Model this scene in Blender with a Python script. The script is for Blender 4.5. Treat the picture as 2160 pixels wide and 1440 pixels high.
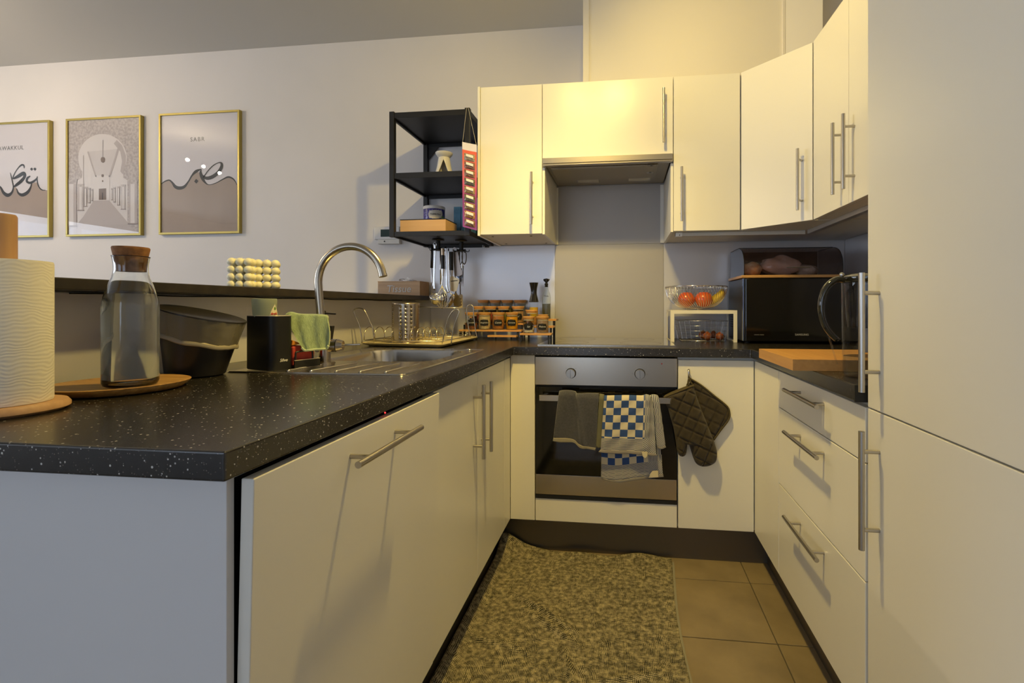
import bpy, bmesh, math, random
from mathutils import Vector, Matrix
random.seed(7)
PI = math.pi
for o in list(bpy.data.objects): bpy.data.objects.remove(o)
S = bpy.context.scene
COL = S.collection

# ------------------------------------------------------------------ camera
F, CX, CY, YAW, EYE = 1015.7, 1193.6, 645.3, 0.1219, 1.065
cd = bpy.data.cameras.new('camera'); cam = bpy.data.objects.new('camera', cd); COL.objects.link(cam)
cd.sensor_width = 36; cd.lens = 36 * F / 2160
cd.shift_x = -(CX - 1080) / 2160; cd.shift_y = -(720 - CY) / 2160
cd.clip_start = 0.02; cd.clip_end = 60
cam.location = (0, 0, EYE); cam.rotation_euler = (PI / 2, 0, YAW)
S.camera = cam
# ------------------------------------------------------------------ world, exposure
S.view_settings.view_transform = 'Standard'; S.view_settings.look = 'None'
S.view_settings.gamma = 1; S.view_settings.use_curve_mapping = False
S.view_settings.exposure = 0.08
wd = bpy.data.worlds.new('world'); S.world = wd; wd.use_nodes = True
wd.node_tree.nodes['Background'].inputs[0].default_value = (0.60, 0.75, 1.0, 1)
wd.node_tree.nodes['Background'].inputs[1].default_value = 1.6
# ------------------------------------------------------------------ lights
def area(name, loc, rot, sx, sy, power, color):
    l = bpy.data.lights.new(name, 'AREA'); l.shape = 'RECTANGLE'; l.size = sx; l.size_y = sy; l.energy = power; l.color = color
    o = bpy.data.objects.new(name, l); COL.objects.link(o); o.location = loc; o.rotation_euler = rot
    return o
def bulb(name, loc, power, color, r=0.03):
    l = bpy.data.lights.new(name, 'POINT'); l.energy = power; l.color = color; l.shadow_soft_size = r
    o = bpy.data.objects.new(name, l); COL.objects.link(o); o.location = loc
    return o
WARM = (1.0, 0.725, 0.205)
DAY = (0.82, 0.89, 1.0)
LAMP = (-0.18, 1.32, 2.40)
POINT_W, DOWN_W, BACK_W, LIVING_W, WIN_W, WIN2_W = 3.0, 122.0, 62.0, 13, 82, 14
def spot(loc, d, power, deg, r=0.022):
    l = bpy.data.lights.new('kitchen_spot_light', 'SPOT'); l.energy = power; l.color = WARM; l.spot_size = math.radians(deg); l.spot_blend = 1.0; l.shadow_soft_size = r
    o = bpy.data.objects.new('kitchen_spot_light', l); COL.objects.link(o); o.location = loc; o.rotation_euler = Vector(d).to_track_quat('-Z', 'Y').to_euler()
BULBS = [(LAMP[0] + dx, LAMP[1] + dy, LAMP[2]) for dx, dy in ((-0.11, 0.03), (0.0, -0.06), (0.11, 0.04))]
bulb('kitchen_bulb_light', BULBS[1], POINT_W, WARM, 0.022)
spot(BULBS[0], (-0.70, 0.80, -0.55), BACK_W * 0.5, 120)     # the lamp's three heads: two towards the cabinets, one down
spot(BULBS[1], (-0.14, 0.22, -1.0), DOWN_W, 112, 0.045)
spot(BULBS[2], (0.62, 0.80, -0.50), BACK_W * 0.5, 120)
for k in range(3):
    bulb('living_bulb_light', (-3.86 + 0.13 * k, 1.38 - 0.03 * k, 2.365 - 0.055 * k), LIVING_W, (1.0, 0.80, 0.55), 0.013)
area('daylight_left', (-7.40, -0.6, 1.25), (0, -PI / 2, 0), 1.9, 3.0, WIN_W, DAY)
area('daylight_rear', (-2.2, -2.95, 1.25), (PI / 2, 0, 0), 4.0, 1.9, WIN2_W, DAY)

# ------------------------------------------------------------------ helpers
def at(u, v, X=None, Y=None, Z=None):
    """world point that photograph pixel (u,v) shows on the plane X=, Y= or Z="""
    xc = (u - CX) / F; z = (CY - v) / F; c, s = math.cos(YAW), math.sin(YAW)
    r = (xc * c - s, xc * s + c, z)
    t = X / r[0] if X is not None else Y / r[1] if Y is not None else (Z - EYE) / r[2]
    return (r[0] * t, r[1] * t, r[2] * t + EYE)
def tag(o, label=None, cat=None, group=None, kind=None):
    if label: o['label'] = label
    if cat: o['category'] = cat
    if group: o['group'] = group
    if kind: o['kind'] = kind
    return o
def thing(name, label, cat, loc=(0, 0, 0), rz=0.0, group=None):
    o = bpy.data.objects.new(name, None); COL.objects.link(o)
    o.empty_display_size = 0.05
    o.location = loc; o.rotation_euler = (0, 0, rz)
    return tag(o, label, cat, group)
def wloc(o):
    p = Vector((0, 0, 0))
    while o is not None:
        p += Vector(o.location); o = o.parent
    return p
class MB:
    def __init__(s): s.v = []; s.f = []; s.uv = None
    def add(s, vs, fs):
        n = len(s.v); s.v += [tuple(p) for p in vs]; s.f += [tuple(i + n for i in f) for f in fs]; return s
    def box(s, x0, x1, y0, y1, z0, z1):
        x0, x1 = sorted((x0, x1)); y0, y1 = sorted((y0, y1)); z0, z1 = sorted((z0, z1))
        vs = [(x, y, z) for z in (z0, z1) for y in (y0, y1) for x in (x0, x1)]
        return s.add(vs, [(0, 2, 3, 1), (4, 5, 7, 6), (0, 1, 5, 4), (2, 6, 7, 3), (0, 4, 6, 2), (1, 3, 7, 5)])
    def prism(s, pts, a, b, axis='z'):
        """closed polygon pts (2-D), extruded from a to b along axis"""
        def P(p, t):
            return (p[0], p[1], t) if axis == 'z' else (p[0], t, p[1]) if axis == 'y' else (t, p[0], p[1])
        n = len(pts); vs = [P(p, a) for p in pts] + [P(p, b) for p in pts]
        area2 = sum(pts[i][0] * pts[(i + 1) % n][1] - pts[(i + 1) % n][0] * pts[i][1] for i in range(n))
        flip = (area2 > 0) != (b > a)
        if axis == 'y': flip = not flip
        fs = [tuple(range(n))[::-1], tuple(range(n, 2 * n))] + [(i, (i + 1) % n, (i + 1) % n + n, i + n) for i in range(n)]
        if flip: fs = [f[::-1] for f in fs]
        return s.add(vs, fs)
    def lathe(s, prof, c=(0, 0, 0), n=32, ax=(0, 0, 1), closed=False):
        """profile of (radius, height); revolved about ax through c"""
        az = Vector(ax).normalized(); q = Vector((0, 0, 1)).rotation_difference(az); c = Vector(c)
        m = len(prof); vs = []; fs = []
        for r, h in prof:
            for i in range(n):
                t = 2 * PI * i / n
                vs.append(c + q @ Vector((r * math.cos(t), r * math.sin(t), h)))
        for j in range(m - 1 + (1 if closed else 0)):
            k = (j + 1) % m
            for i in range(n):
                i2 = (i + 1) % n
                fs.append((j * n + i, j * n + i2, k * n + i2, k * n + i))
        if not closed:
            if prof[0][0] > 1e-6: fs.append(tuple(range(n))[::-1])
            if prof[-1][0] > 1e-6: fs.append(tuple((m - 1) * n + i for i in range(n)))
        return s.add(vs, fs)
    def cyl(s, p0, p1, r, n=16, r1=None):
        p0 = Vector(p0); p1 = Vector(p1); d = p1 - p0
        return s.lathe([(r, 0), (r1 if r1 is not None else r, d.length)], p0, n, d)
    def ball(s, c, r, n=16, sc=(1, 1, 1)):
        m = n // 2; vs = []; fs = []
        for j in range(m + 1):
            a = PI * j / m
            for i in range(n):
                t = 2 * PI * i / n
                vs.append((c[0] + sc[0] * r * math.sin(a) * math.cos(t), c[1] + sc[1] * r * math.sin(a) * math.sin(t), c[2] - sc[2] * r * math.cos(a)))
        for j in range(m):
            for i in range(n):
                fs.append((j * n + i, j * n + (i + 1) % n, (j + 1) * n + (i + 1) % n, (j + 1) * n + i))
        return s.add(vs, fs)
    def tube(s, pts, r, n=8, closed=False, flat=None):
        """round tube along pts; flat=(a,b) gives an elliptical section"""
        P = [Vector(p) for p in pts]; m = len(P); vs = []; fs = []
        T = []
        for i in range(m):
            a = P[(i - 1) % m] if closed or i > 0 else P[i]; b = P[(i + 1) % m] if closed or i < m - 1 else P[i]
            T.append((b - a).normalized())
        up = Vector((0, 0, 1)) if abs(T[0].z) < 0.9 else Vector((0, 1, 0))
        N = (up - T[0] * up.dot(T[0])).normalized()
        for i in range(m):
            if i: N = (T[i - 1].rotation_difference(T[i]) @ N); N = (N - T[i] * N.dot(T[i])).normalized()
            B = T[i].cross(N); rr = r[i] if isinstance(r, (list, tuple)) else r
            ea, eb = flat if flat else (1, 1)
            for k in range(n):
                t = 2 * PI * k / n
                vs.append(P[i] + N * (math.cos(t) * rr * ea) + B * (math.sin(t) * rr * eb))
        for i in range(m if closed else m - 1):
            j = (i + 1) % m
            for k in range(n):
                k2 = (k + 1) % n; fs.append((i * n + k, i * n + k2, j * n + k2, j * n + k))
        if not closed: fs += [tuple(range(n))[::-1], tuple((m - 1) * n + k for k in range(n))]
        return s.add(vs, fs)
    def grid(s, nx, ny, fn, thick=0.0, tv=(0, 0, 1)):
        """surface fn(i/nx, j/ny) -> point; optional thickness along tv; uv kept"""
        n0 = len(s.v); uv = []
        layers = [0.0] + ([thick] if thick else [])
        for t in layers:
            for j in range(ny + 1):
                for i in range(nx + 1):
                    p = fn(i / nx, j / ny); s.v.append((p[0] - tv[0] * t, p[1] - tv[1] * t, p[2] - tv[2] * t)); uv.append((i / nx, j / ny))
        w = nx + 1; L = w * (ny + 1); f = lambda i, j, l=0: n0 + l * L + j * w + i
        for j in range(ny):
            for i in range(nx):
                s.f.append((f(i, j), f(i + 1, j), f(i + 1, j + 1), f(i, j + 1)))
                if thick: s.f.append((f(i, j, 1), f(i, j + 1, 1), f(i + 1, j + 1, 1), f(i + 1, j, 1)))
        if thick:
            for i in range(nx):
                s.f.append((f(i, 0), f(i, 0, 1), f(i + 1, 0, 1), f(i + 1, 0))); s.f.append((f(i, ny), f(i + 1, ny), f(i + 1, ny, 1), f(i, ny, 1)))
            for j in range(ny):
                s.f.append((f(0, j), f(0, j + 1), f(0, j + 1, 1), f(0, j, 1))); s.f.append((f(nx, j), f(nx, j, 1), f(nx, j + 1, 1), f(nx, j + 1)))
        s.uv = (s.uv or []) + uv
        return s
    def slab(s, xs, ys, keep, z0, z1):
        """cells of a grid joined to one slab without inner seams"""
        idx = {}
        def V(i, j, t):
            k = (i, j, t)
            if k not in idx: idx[k] = len(s.v); s.v.append((xs[i], ys[j], z1 if t else z0))
            return idx[k]
        nx, ny = len(xs) - 1, len(ys) - 1
        K = lambda i, j: 0 <= i < nx and 0 <= j < ny and keep(i, j)
        for j in range(ny):
            for i in range(nx):
                if not K(i, j): continue
                s.f.append((V(i, j, 1), V(i + 1, j, 1), V(i + 1, j + 1, 1), V(i, j + 1, 1)))
                s.f.append((V(i, j, 0), V(i, j + 1, 0), V(i + 1, j + 1, 0), V(i + 1, j, 0)))
                if not K(i, j - 1): s.f.append((V(i, j, 0), V(i + 1, j, 0), V(i + 1, j, 1), V(i, j, 1)))
                if not K(i, j + 1): s.f.append((V(i + 1, j + 1, 0), V(i, j + 1, 0), V(i, j + 1, 1), V(i + 1, j + 1, 1)))
                if not K(i - 1, j): s.f.append((V(i, j + 1, 0), V(i, j, 0), V(i, j, 1), V(i, j + 1, 1)))
                if not K(i + 1, j): s.f.append((V(i + 1, j, 0), V(i + 1, j + 1, 0), V(i + 1, j + 1, 1), V(i + 1, j, 1)))
        return s
    def build(s, name, m, parent=None, bevel=0.0, smooth=False, world=True, seg=2, ang=35):
        me = bpy.data.meshes.new(name)
        off = wloc(parent) if (parent is not None and world) else Vector((0, 0, 0))
        me.from_pydata([tuple(Vector(p) - off) for p in s.v], [], s.f)
        if s.uv and len(s.uv) == len(s.v):
            l = me.uv_layers.new(name='UVMap')
            for lp in me.loops: l.data[lp.index].uv = s.uv[lp.vertex_index]
        me.materials.append(m)
        o = bpy.data.objects.new(name, me); COL.objects.link(o)
        if parent is not None: o.parent = parent
        if smooth:
            for p in me.polygons: p.use_smooth = True
            if smooth != 'all':
                me.set_sharp_from_angle(angle=math.radians(38))
        if bevel:
            b = o.modifiers.new('bevel', 'BEVEL'); b.width = bevel; b.segments = seg; b.limit_method = 'ANGLE'; b.angle_limit = math.radians(ang)
        me.update()
        return o
def struct(name, mb, m, **k):
    o = mb.build(name, m, **k); o['kind'] = 'structure'; return o
def text(s, size, mat, parent, M, name='lettering', ext=0.0004, shear=0.0, space=1.0, world=True, align='CENTER'):
    """flat lettering as mesh; M places it (text runs along x, up is y)"""
    cu = bpy.data.curves.new('t', 'FONT'); cu.body = s; cu.size = size; cu.align_x = align; cu.align_y = 'CENTER'; cu.extrude = ext
    cu.shear = shear; cu.space_character = space; cu.resolution_u = 3
    o = bpy.data.objects.new('t', cu); COL.objects.link(o)
    dg = bpy.context.evaluated_depsgraph_get(); dg.update()
    me = bpy.data.meshes.new_from_object(o.evaluated_get(dg)); bpy.data.objects.remove(o)
    me.transform(M)
    if parent is not None and world: me.transform(Matrix.Translation(-wloc(parent)))
    me.materials.clear(); me.materials.append(mat); me.name = name
    r = bpy.data.objects.new(name, me); COL.objects.link(r); r.parent = parent
    return r
def face_y(x, y, z):      # lettering that faces the viewer (-Y)
    return Matrix.Translation((x, y, z)) @ Matrix.Rotation(PI / 2, 4, 'X')
def spline(pts, n=6):
    """Catmull-Rom through points of any dimension"""
    out = []; P = [pts[0]] + list(pts) + [pts[-1]]
    for i in range(1, len(P) - 2):
        for k in range(n):
            t = k / n; a, b, c, d = P[i - 1], P[i], P[i + 1], P[i + 2]
            out.append(tuple(0.5 * ((2 * b[q]) + (-a[q] + c[q]) * t + (2 * a[q] - 5 * b[q] + 4 * c[q] - d[q]) * t * t + (-a[q] + 3 * b[q] - 3 * c[q] + d[q]) * t ** 3) for q in range(len(b))))
    out.append(tuple(pts[-1])); return out
def bar_handle(parent, p0, p1, off, r=0.006, m=None, world=True):
    """bar handle from p0 to p1 (bar axis); off = vector from bar to the door face"""
    mb = MB(); p0 = Vector(p0); p1 = Vector(p1); off = Vector(off)
    mb.cyl(p0, p1, r, 16)
    for t in (0.17, 0.83):
        q = p0.lerp(p1, t); mb.cyl(q, q + off, r * 0.72, 12)
    return mb.build('handle', m or M_steel, parent, smooth=True, world=world)

# ------------------------------------------------------------------ materials
def lin(h):
    h = h.lstrip('#'); c = [int(h[i:i + 2], 16) / 255 for i in (0, 2, 4)]
    return tuple(x / 12.92 if x <= 0.04045 else ((x + 0.055) / 1.055) ** 2.4 for x in c) + (1,)
def new(name):
    m = bpy.data.materials.new(name); m.use_nodes = True; nt = m.node_tree; return m, nt, nt.nodes['Principled BSDF']
def C4(c): return lin(c) if isinstance(c, str) else tuple(c) + (1,) if len(c) == 3 else c
def mat(name, col, rough=0.5, metal=0.0, col2=None, scale=20, stretch=(1, 1, 1), bump=0.0, bscale=None, rvar=0.0, spec=0.5, coat=0.0, detail=4, lo=0.35, hi=0.65, trans=0.0, ior=1.45, alpha=1.0, sheen=0.0, emis=None, es=1.0, sss=0.0):
    m, nt, b = new(name); N = nt.nodes; L = nt.links
    b.inputs['Base Color'].default_value = C4(col); b.inputs['Roughness'].default_value = rough; b.inputs['Metallic'].default_value = metal
    b.inputs['Specular IOR Level'].default_value = spec; b.inputs['Coat Weight'].default_value = coat; b.inputs['Coat Roughness'].default_value = 0.08
    b.inputs['Transmission Weight'].default_value = trans; b.inputs['IOR'].default_value = ior; b.inputs['Alpha'].default_value = alpha
    b.inputs['Sheen Weight'].default_value = sheen; b.inputs['Subsurface Weight'].default_value = sss
    if sss: b.inputs['Subsurface Radius'].default_value = (0.01, 0.008, 0.005)
    if emis: b.inputs['Emission Color'].default_value = C4(emis); b.inputs['Emission Strength'].default_value = es
    if col2 or bump or rvar:
        tc = N.new('ShaderNodeTexCoord'); mp = N.new('ShaderNodeMapping'); mp.inputs['Scale'].default_value = stretch
        L.new(tc.outputs['Object'], mp.inputs[0])
        nz = N.new('ShaderNodeTexNoise'); nz.inputs['Scale'].default_value = scale; nz.inputs['Detail'].default_value = detail
        L.new(mp.outputs[0], nz.inputs[0])
        if col2:
            r = N.new('ShaderNodeValToRGB'); r.color_ramp.elements[0].position = lo; r.color_ramp.elements[1].position = hi
            r.color_ramp.elements[0].color = C4(col); r.color_ramp.elements[1].color = C4(col2)
            L.new(nz.outputs[0], r.inputs[0]); L.new(r.outputs[0], b.inputs['Base Color'])
        if rvar:
            mr = N.new('ShaderNodeMapRange'); mr.inputs[3].default_value = max(0, rough - rvar); mr.inputs[4].default_value = rough + rvar
            L.new(nz.outputs[0], mr.inputs[0]); L.new(mr.outputs[0], b.inputs['Roughness'])
        if bump:
            n2 = nz
            if bscale:
                n2 = N.new('ShaderNodeTexNoise'); n2.inputs['Scale'].default_value = bscale; n2.inputs['Detail'].default_value = 3; L.new(mp.outputs[0], n2.inputs[0])
            bp = N.new('ShaderNodeBump'); bp.inputs['Strength'].default_value = bump; bp.inputs['Distance'].default_value = 0.002
            L.new(n2.outputs[0], bp.inputs['Height']); L.new(bp.outputs[0], b.inputs['Normal'])
    return m
def wood(name, c1, c2, scale=9, axis='x', rough=0.45, coat=0.0):
    st = {'x': (0.6, 8, 8), 'y': (8, 0.6, 8), 'z': (8, 8, 0.6)}[axis]
    return mat(name, c1, rough, col2=c2, scale=scale, stretch=st, bump=0.12, coat=coat, lo=0.3, hi=0.7)
def pane(name, tint=(1, 1, 1), refl=0.05, rough=0.0, f0=1.45):
    """thin clear sheet: see-through with a mirror-like surface reflection"""
    m = bpy.data.materials.new(name); m.use_nodes = True; nt = m.node_tree; N = nt.nodes; L = nt.links; N.clear()
    out = N.new('ShaderNodeOutputMaterial'); mx = N.new('ShaderNodeMixShader'); t = N.new('ShaderNodeBsdfTransparent'); g = N.new('ShaderNodeBsdfGlossy')
    t.inputs[0].default_value = tuple(tint) + (1,); g.inputs['Roughness'].default_value = rough
    lw = N.new('ShaderNodeLayerWeight'); lw.inputs[0].default_value = 0.5
    pw_ = N.new('ShaderNodeMath'); pw_.operation = 'POWER'; pw_.inputs[1].default_value = 5; L.new(lw.outputs['Facing'], pw_.inputs[0])
    F0 = ((f0 - 1) / (f0 + 1)) ** 2; fr = N.new('ShaderNodeMath'); fr.operation = 'MULTIPLY_ADD'; fr.inputs[1].default_value = 1 - F0; fr.inputs[2].default_value = F0; L.new(pw_.outputs[0], fr.inputs[0])
    L.new(fr.outputs[0], mx.inputs[0]); L.new(t.outputs[0], mx.inputs[1]); L.new(g.outputs[0], mx.inputs[2]); L.new(mx.outputs[0], out.inputs[0])
    return m
M_cab = mat('cream_lacquer', (0.80, 0.775, 0.69), 0.30, spec=0.5, rvar=0.03, scale=6, bump=0.015, bscale=60)
M_carc = mat('white_melamine', (0.70, 0.68, 0.62), 0.45)
M_wall = mat('wall_paint', (0.66, 0.63, 0.61), 0.75, col2=(0.62, 0.595, 0.575), scale=1.5, bump=0.05, bscale=250)
M_duct = mat('wall_paint_warm_lit', (0.74, 0.70, 0.62), 0.7, bump=0.04, scale=200)  # wall paint again, with the lamp's warm light put into the colour
M_ceil = mat('ceiling_paint', (0.60, 0.59, 0.56), 0.8)
M_steel = mat('brushed_steel', (0.50, 0.47, 0.42), 0.30, 1.0)
M_chrome = mat('chrome', (0.72, 0.71, 0.70), 0.10, 1.0)
M_black = mat('black_metal', (0.012, 0.012, 0.012), 0.45, 0.0)
M_blackgloss = mat('black_gloss', (0.004, 0.004, 0.004), 0.06, coat=0.5)
M_plinth = mat('plinth_metal', (0.16, 0.14, 0.11), 0.35, 0.7, rvar=0.08, scale=4)
M_dark = mat('dark_gap', (0.01, 0.01, 0.01), 0.6)
M_gold = mat('brass_frame', (0.40, 0.32, 0.09), 0.4, 0.6)
M_bamboo = wood('bamboo', (0.62, 0.34, 0.11), (0.48, 0.24, 0.07), 14, 'x', 0.4, 0.1)
M_white = mat('white_plastic', (0.78, 0.76, 0.70), 0.4)
def steel_h(name, col, rough, st, metal=1.0, rv=0.02):
    return mat(name, col, rough, metal, rvar=rv, scale=40, stretch=st)
M_steelh = steel_h('steel_brushed_across', (0.60, 0.54, 0.45), 0.25, (0.5, 8, 25))
M_splash = steel_h('brushed_aluminium_laminate', (0.66, 0.65, 0.66), 0.28, (25, 25, 0.6), 0.3, 0.012)
M_splash2 = steel_h('brushed_aluminium_laminate_warm', (0.43, 0.41, 0.39), 0.40, (0.6, 10, 25), 0.2)
def worktop_mat():
    m, nt, b = new('speckled_worktop'); N = nt.nodes; L = nt.links
    tc = N.new('ShaderNodeTexCoord')
    base = N.new('ShaderNodeTexNoise'); base.inputs['Scale'].default_value = 260; base.inputs['Detail'].default_value = 2
    r0 = N.new('ShaderNodeValToRGB'); r0.color_ramp.elements[0].color = (0.006, 0.0055, 0.005, 1); r0.color_ramp.elements[1].color = (0.028, 0.024, 0.019, 1)
    L.new(tc.outputs['Object'], base.inputs[0]); L.new(base.outputs[0], r0.inputs[0])
    prev = r0.outputs[0]
    for sc, th, col in ((170, 0.20, (0.42, 0.40, 0.36, 1)), (90, 0.14, (0.55, 0.53, 0.48, 1)), (330, 0.25, (0.14, 0.12, 0.10, 1))):
        vo = N.new('ShaderNodeTexVoronoi'); vo.inputs['Scale'].default_value = sc; L.new(tc.outputs['Object'], vo.inputs[0])
        # only some cells hold a speck
        sep = N.new('ShaderNodeSeparateColor'); L.new(vo.outputs['Color'], sep.inputs[0])
        lt = N.new('ShaderNodeMath'); lt.operation = 'LESS_THAN'; lt.inputs[1].default_value = th; L.new(vo.outputs['Distance'], lt.inputs[0])
        pk = N.new('ShaderNodeMath'); pk.operation = 'GREATER_THAN'; pk.inputs[1].default_value = 0.78; L.new(sep.outputs[0], pk.inputs[0])
        mu = N.new('ShaderNodeMath'); mu.operation = 'MULTIPLY'; L.new(lt.outputs[0], mu.inputs[0]); L.new(pk.outputs[0], mu.inputs[1])
        mx = N.new('ShaderNodeMixRGB'); L.new(mu.outputs[0], mx.inputs[0]); L.new(prev, mx.inputs[1]); mx.inputs[2].default_value = col
        prev = mx.outputs[0]
    L.new(prev, b.inputs['Base Color']); b.inputs['Roughness'].default_value = 0.26; b.inputs['Specular IOR Level'].default_value = 0.75
    bp = N.new('ShaderNodeBump'); bp.inputs['Strength'].default_value = 0.05; bp.inputs['Distance'].default_value = 0.001
    L.new(base.outputs[0], bp.inputs['Height']); L.new(bp.outputs[0], b.inputs['Normal'])
    return m
M_work = worktop_mat()
M_ledge = mat('dark_laminate', (0.030, 0.024, 0.018), 0.4, col2=(0.018, 0.014, 0.011), scale=30)
M_tile = mat('floor_tile', (0.27, 0.21, 0.125), 0.38, col2=(0.20, 0.155, 0.09), scale=7, rvar=0.06, bump=0.06, bscale=50, detail=8)
M_grout = mat('grout', (0.09, 0.075, 0.055), 0.8)

W, WB = 0.8925, 0.856      # worktop top and underside
XL, XR, YB = -0.4896, 0.5214, 2.0277   # door planes of the three runs
YW, XRW = 2.628, 1.125     # kitchen wall, right wall
YU, XU = 2.2206, 0.7342    # wall cabinet door planes
# ------------------------------------------------------------------ room shell
struct('floor', MB().box(-7.5, 1.3, -3.0, 2.75, -0.08, -0.004), M_grout)
fl = bpy.data.objects['floor']
TP = 0.3373; tme = None
for i in range(-4, 3):
    for j in range(-9, 2):
        x0 = 0.478 + TP * (i - 1); y0 = 1.5875 + TP * j
        x1, y1 = x0 + TP, y0 + TP
        if y1 > 2.63: y1 = 2.62
        if tme is None:
            g = 0.0017
            mb = MB().box(g, TP - g, g, TP - g, -0.004, 0.0); o = mb.build('tile', M_tile, fl, bevel=0.0012, world=False); tme = o.data; o.location = (x0, y0, 0)
        else:
            o = bpy.data.objects.new('tile', tme); COL.objects.link(o); o.parent = fl; o.location = (x0, y0, random.uniform(-0.0002, 0.0002))
            bb = o.modifiers.new('bevel', 'BEVEL'); bb.width = 0.0012; bb.segments = 2
struct('ceiling', MB().box(-7.5, 1.3, -3.0, 2.75, 2.602, 2.70), M_ceil)
struct('wall_back', MB().box(-7.5, 1.3, YW, 2.75, 0, 2.602), M_wall)
struct('wall_right', MB().box(XRW, 1.3, -3.0, YW, 0, 2.602), M_wall)
# left wall with a window opening
def wall_with_hole(name, fixed, a0, a1, h0, h1, w0, w1, along):
    mb = MB()
    for (p, q, z0, z1) in ((a0, h0, 0, 2.602), (h1, a1, 0, 2.602), (h0, h1, 0, w0), (h0, h1, w1, 2.602)):
        if along == 'y': mb.box(fixed[0], fixed[1], p, q, z0, z1)
        else: mb.box(p, q, fixed[0], fixed[1], z0, z1)
    return struct(name, mb, M_wall)
wall_with_hole('wall_left', (-7.62, -7.5), -3.0, 2.75, -2.1, 0.9, 0.3, 2.2, 'y')
wall_with_hole('wall_front', (-3.12, -3.0), -7.5, 1.3, -4.2, -0.2, 0.3, 2.2, 'x')
M_pane = pane('window_glass')
for nm, horiz in (('window_1', False), ('window_2', True)):
    mb = MB()
    if not horiz:
        for y in (-2.1, -0.63, 0.84): mb.box(-7.58, -7.53, y, y + 0.06, 0.3, 2.2)
        for z in (0.3, 2.14): mb.box(-7.58, -7.53, -2.1, 0.9, z, z + 0.06)
        fr = struct(nm, mb, M_white)
        MB().box(-7.562, -7.556, -2.05, 0.85, 0.35, 2.15).build('pane', M_pane, fr)
    else:
        for x in (-4.2, -2.23, -0.26): mb.box(x, x + 0.06, -3.08, -3.03, 0.3, 2.2)
        for z in (0.3, 2.14): mb.box(-4.2, -0.2, -3.08, -3.03, z, z + 0.06)
        fr = struct(nm, mb, M_white)
        MB().box(-4.15, -0.25, -3.062, -3.056, 0.35, 2.15).build('pane', M_pane, fr)
# boxed duct and pillar over the wall cabinets
struct('trim_1', MB().box(-0.1985, 0.722, 2.30, YW, 2.104, 2.602), M_duct, bevel=0.003); bpy.data.objects['trim_1']['label'] = 'boxed-in duct above the wall cabinets'
struct('trim_2', MB().prism([(0.722, 2.29), (0.875, 2.265), (0.875, YW), (0.722, YW)], 2.104, 2.602), mat('wall_paint_bright_lit', (0.78, 0.75, 0.70), 0.7), bevel=0.002)  # pillar: whiter copy of the paint, its brighter light painted into the colour
struct('trim_3', MB().box(0.712, 0.722, 2.288, 2.31, 2.104, 2.602), M_duct)
struct('trim_4', MB().box(-0.1985, -0.17, 2.296, 2.31, 2.104, 2.602), M_duct)
struct('trim_5', MB().box(0.8755, XRW - 0.001, 2.42, YW, 2.104, 2.602), M_duct)
# half wall behind the sink with its ledge
struct('wall_divider', MB().box(-1.34, -1.195, 0.45, YW, 0, 1.096), M_wall)
lg = MB().box(-1.42, -1.0943, 0.42, YW - 0.001, 1.0972, 1.1212).build('bar_ledge', M_ledge, None, bevel=0.002)
tag(lg, 'long dark bar ledge on top of the half wall behind the sink', 'shelf')
kp = MB().box(-1.195, -1.189, 0.52, YW - 0.001, W, 1.093).build('splashback_panel', M_splash, None)
tag(kp, 'brushed grey splashback under the dark bar ledge behind the sink', 'splashback')
cz = MB().tube(spline([(-1.1885, 0.9 + 0.12 * i, 1.0925 + 0.0015 * math.sin(i * 2.1)) for i in range(14)], 3), 0.0016, 6).build('sealant_bead', M_dark, kp, smooth='all')
for nm, x0, x1, z0, z1, mm, lab in (
    ('splashback_panel', -1.094, -0.3815, W, 1.400, M_splash, 'brushed grey splashback behind the spice racks, under the narrow left wall cabinet'),
    ('splashback_panel', -0.3805, 0.2055, W, 1.400, M_splash2, 'beige-grey splashback directly behind the black hob'),
    ('splashback_panel', -0.3805, 0.2055, 1.4008, 1.72, M_splash2, 'upper splashback piece just below the cooker hood'),
    ('splashback_panel', 0.2065, XRW - 0.008, W, 1.400, M_splash, 'brushed grey splashback behind the fruit bowl and microwave')):
    o = MB().box(x0, x1, YW - 0.007, YW - 0.0005, z0, z1).build(nm, mm, None, bevel=0.0006); tag(o, lab, 'splashback')
o = MB().box(XRW - 0.007, XRW - 0.0005, 1.125, YW - 0.008, W, 1.400).build('splashback_panel', M_splash, None); tag(o, 'brushed grey splashback on the right-hand wall beside the microwave', 'splashback')
st = thing('wall_strip', 'short white upright strip left of the hob at the end of the wall cabinet', 'trim', (-0.372, 2.62, 1.4))
MB().box(-0.3805, -0.362, 2.612, 2.6205, 1.402, 1.712).build('strip', M_white, st)
st = thing('wall_strip', 'short white upright strip right of the hob at the end of the wall cabinet', 'trim', (0.195, 2.62, 1.4))
MB().box(0.188, 0.2055, 2.612, 2.6205, 1.402, 1.712).build('strip', M_white, st)
# ================================================================== fitted kitchen
G = 0.0016   # half gap between doors
DT = 0.018
# worktop: one U-shaped top with a cut-out for the sink bowl
xs = [-1.189, -0.965, -0.585, -0.4704, 0.5021, XRW - 0.001]; ys = [0.5165, 1.125, 1.395, 1.795, 2.0077, YW - 0.001]
def keepw(i, j):
    if i <= 2: return not (i == 1 and j == 2)
    if i == 3: return j == 4
    return j >= 1
wt = thing('worktop', 'dark speckled worktop running in a U around the kitchen', 'worktop', (0, 2.3, WB))
MB().slab(xs, ys, keepw, WB, W).build('top', M_work, wt, bevel=0.003, seg=3)
MB().box(0.4995, XRW - 0.001, 1.1215, 1.1250, WB - 0.001, W - 0.0005).build('end_strip', M_dark, wt)

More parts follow.
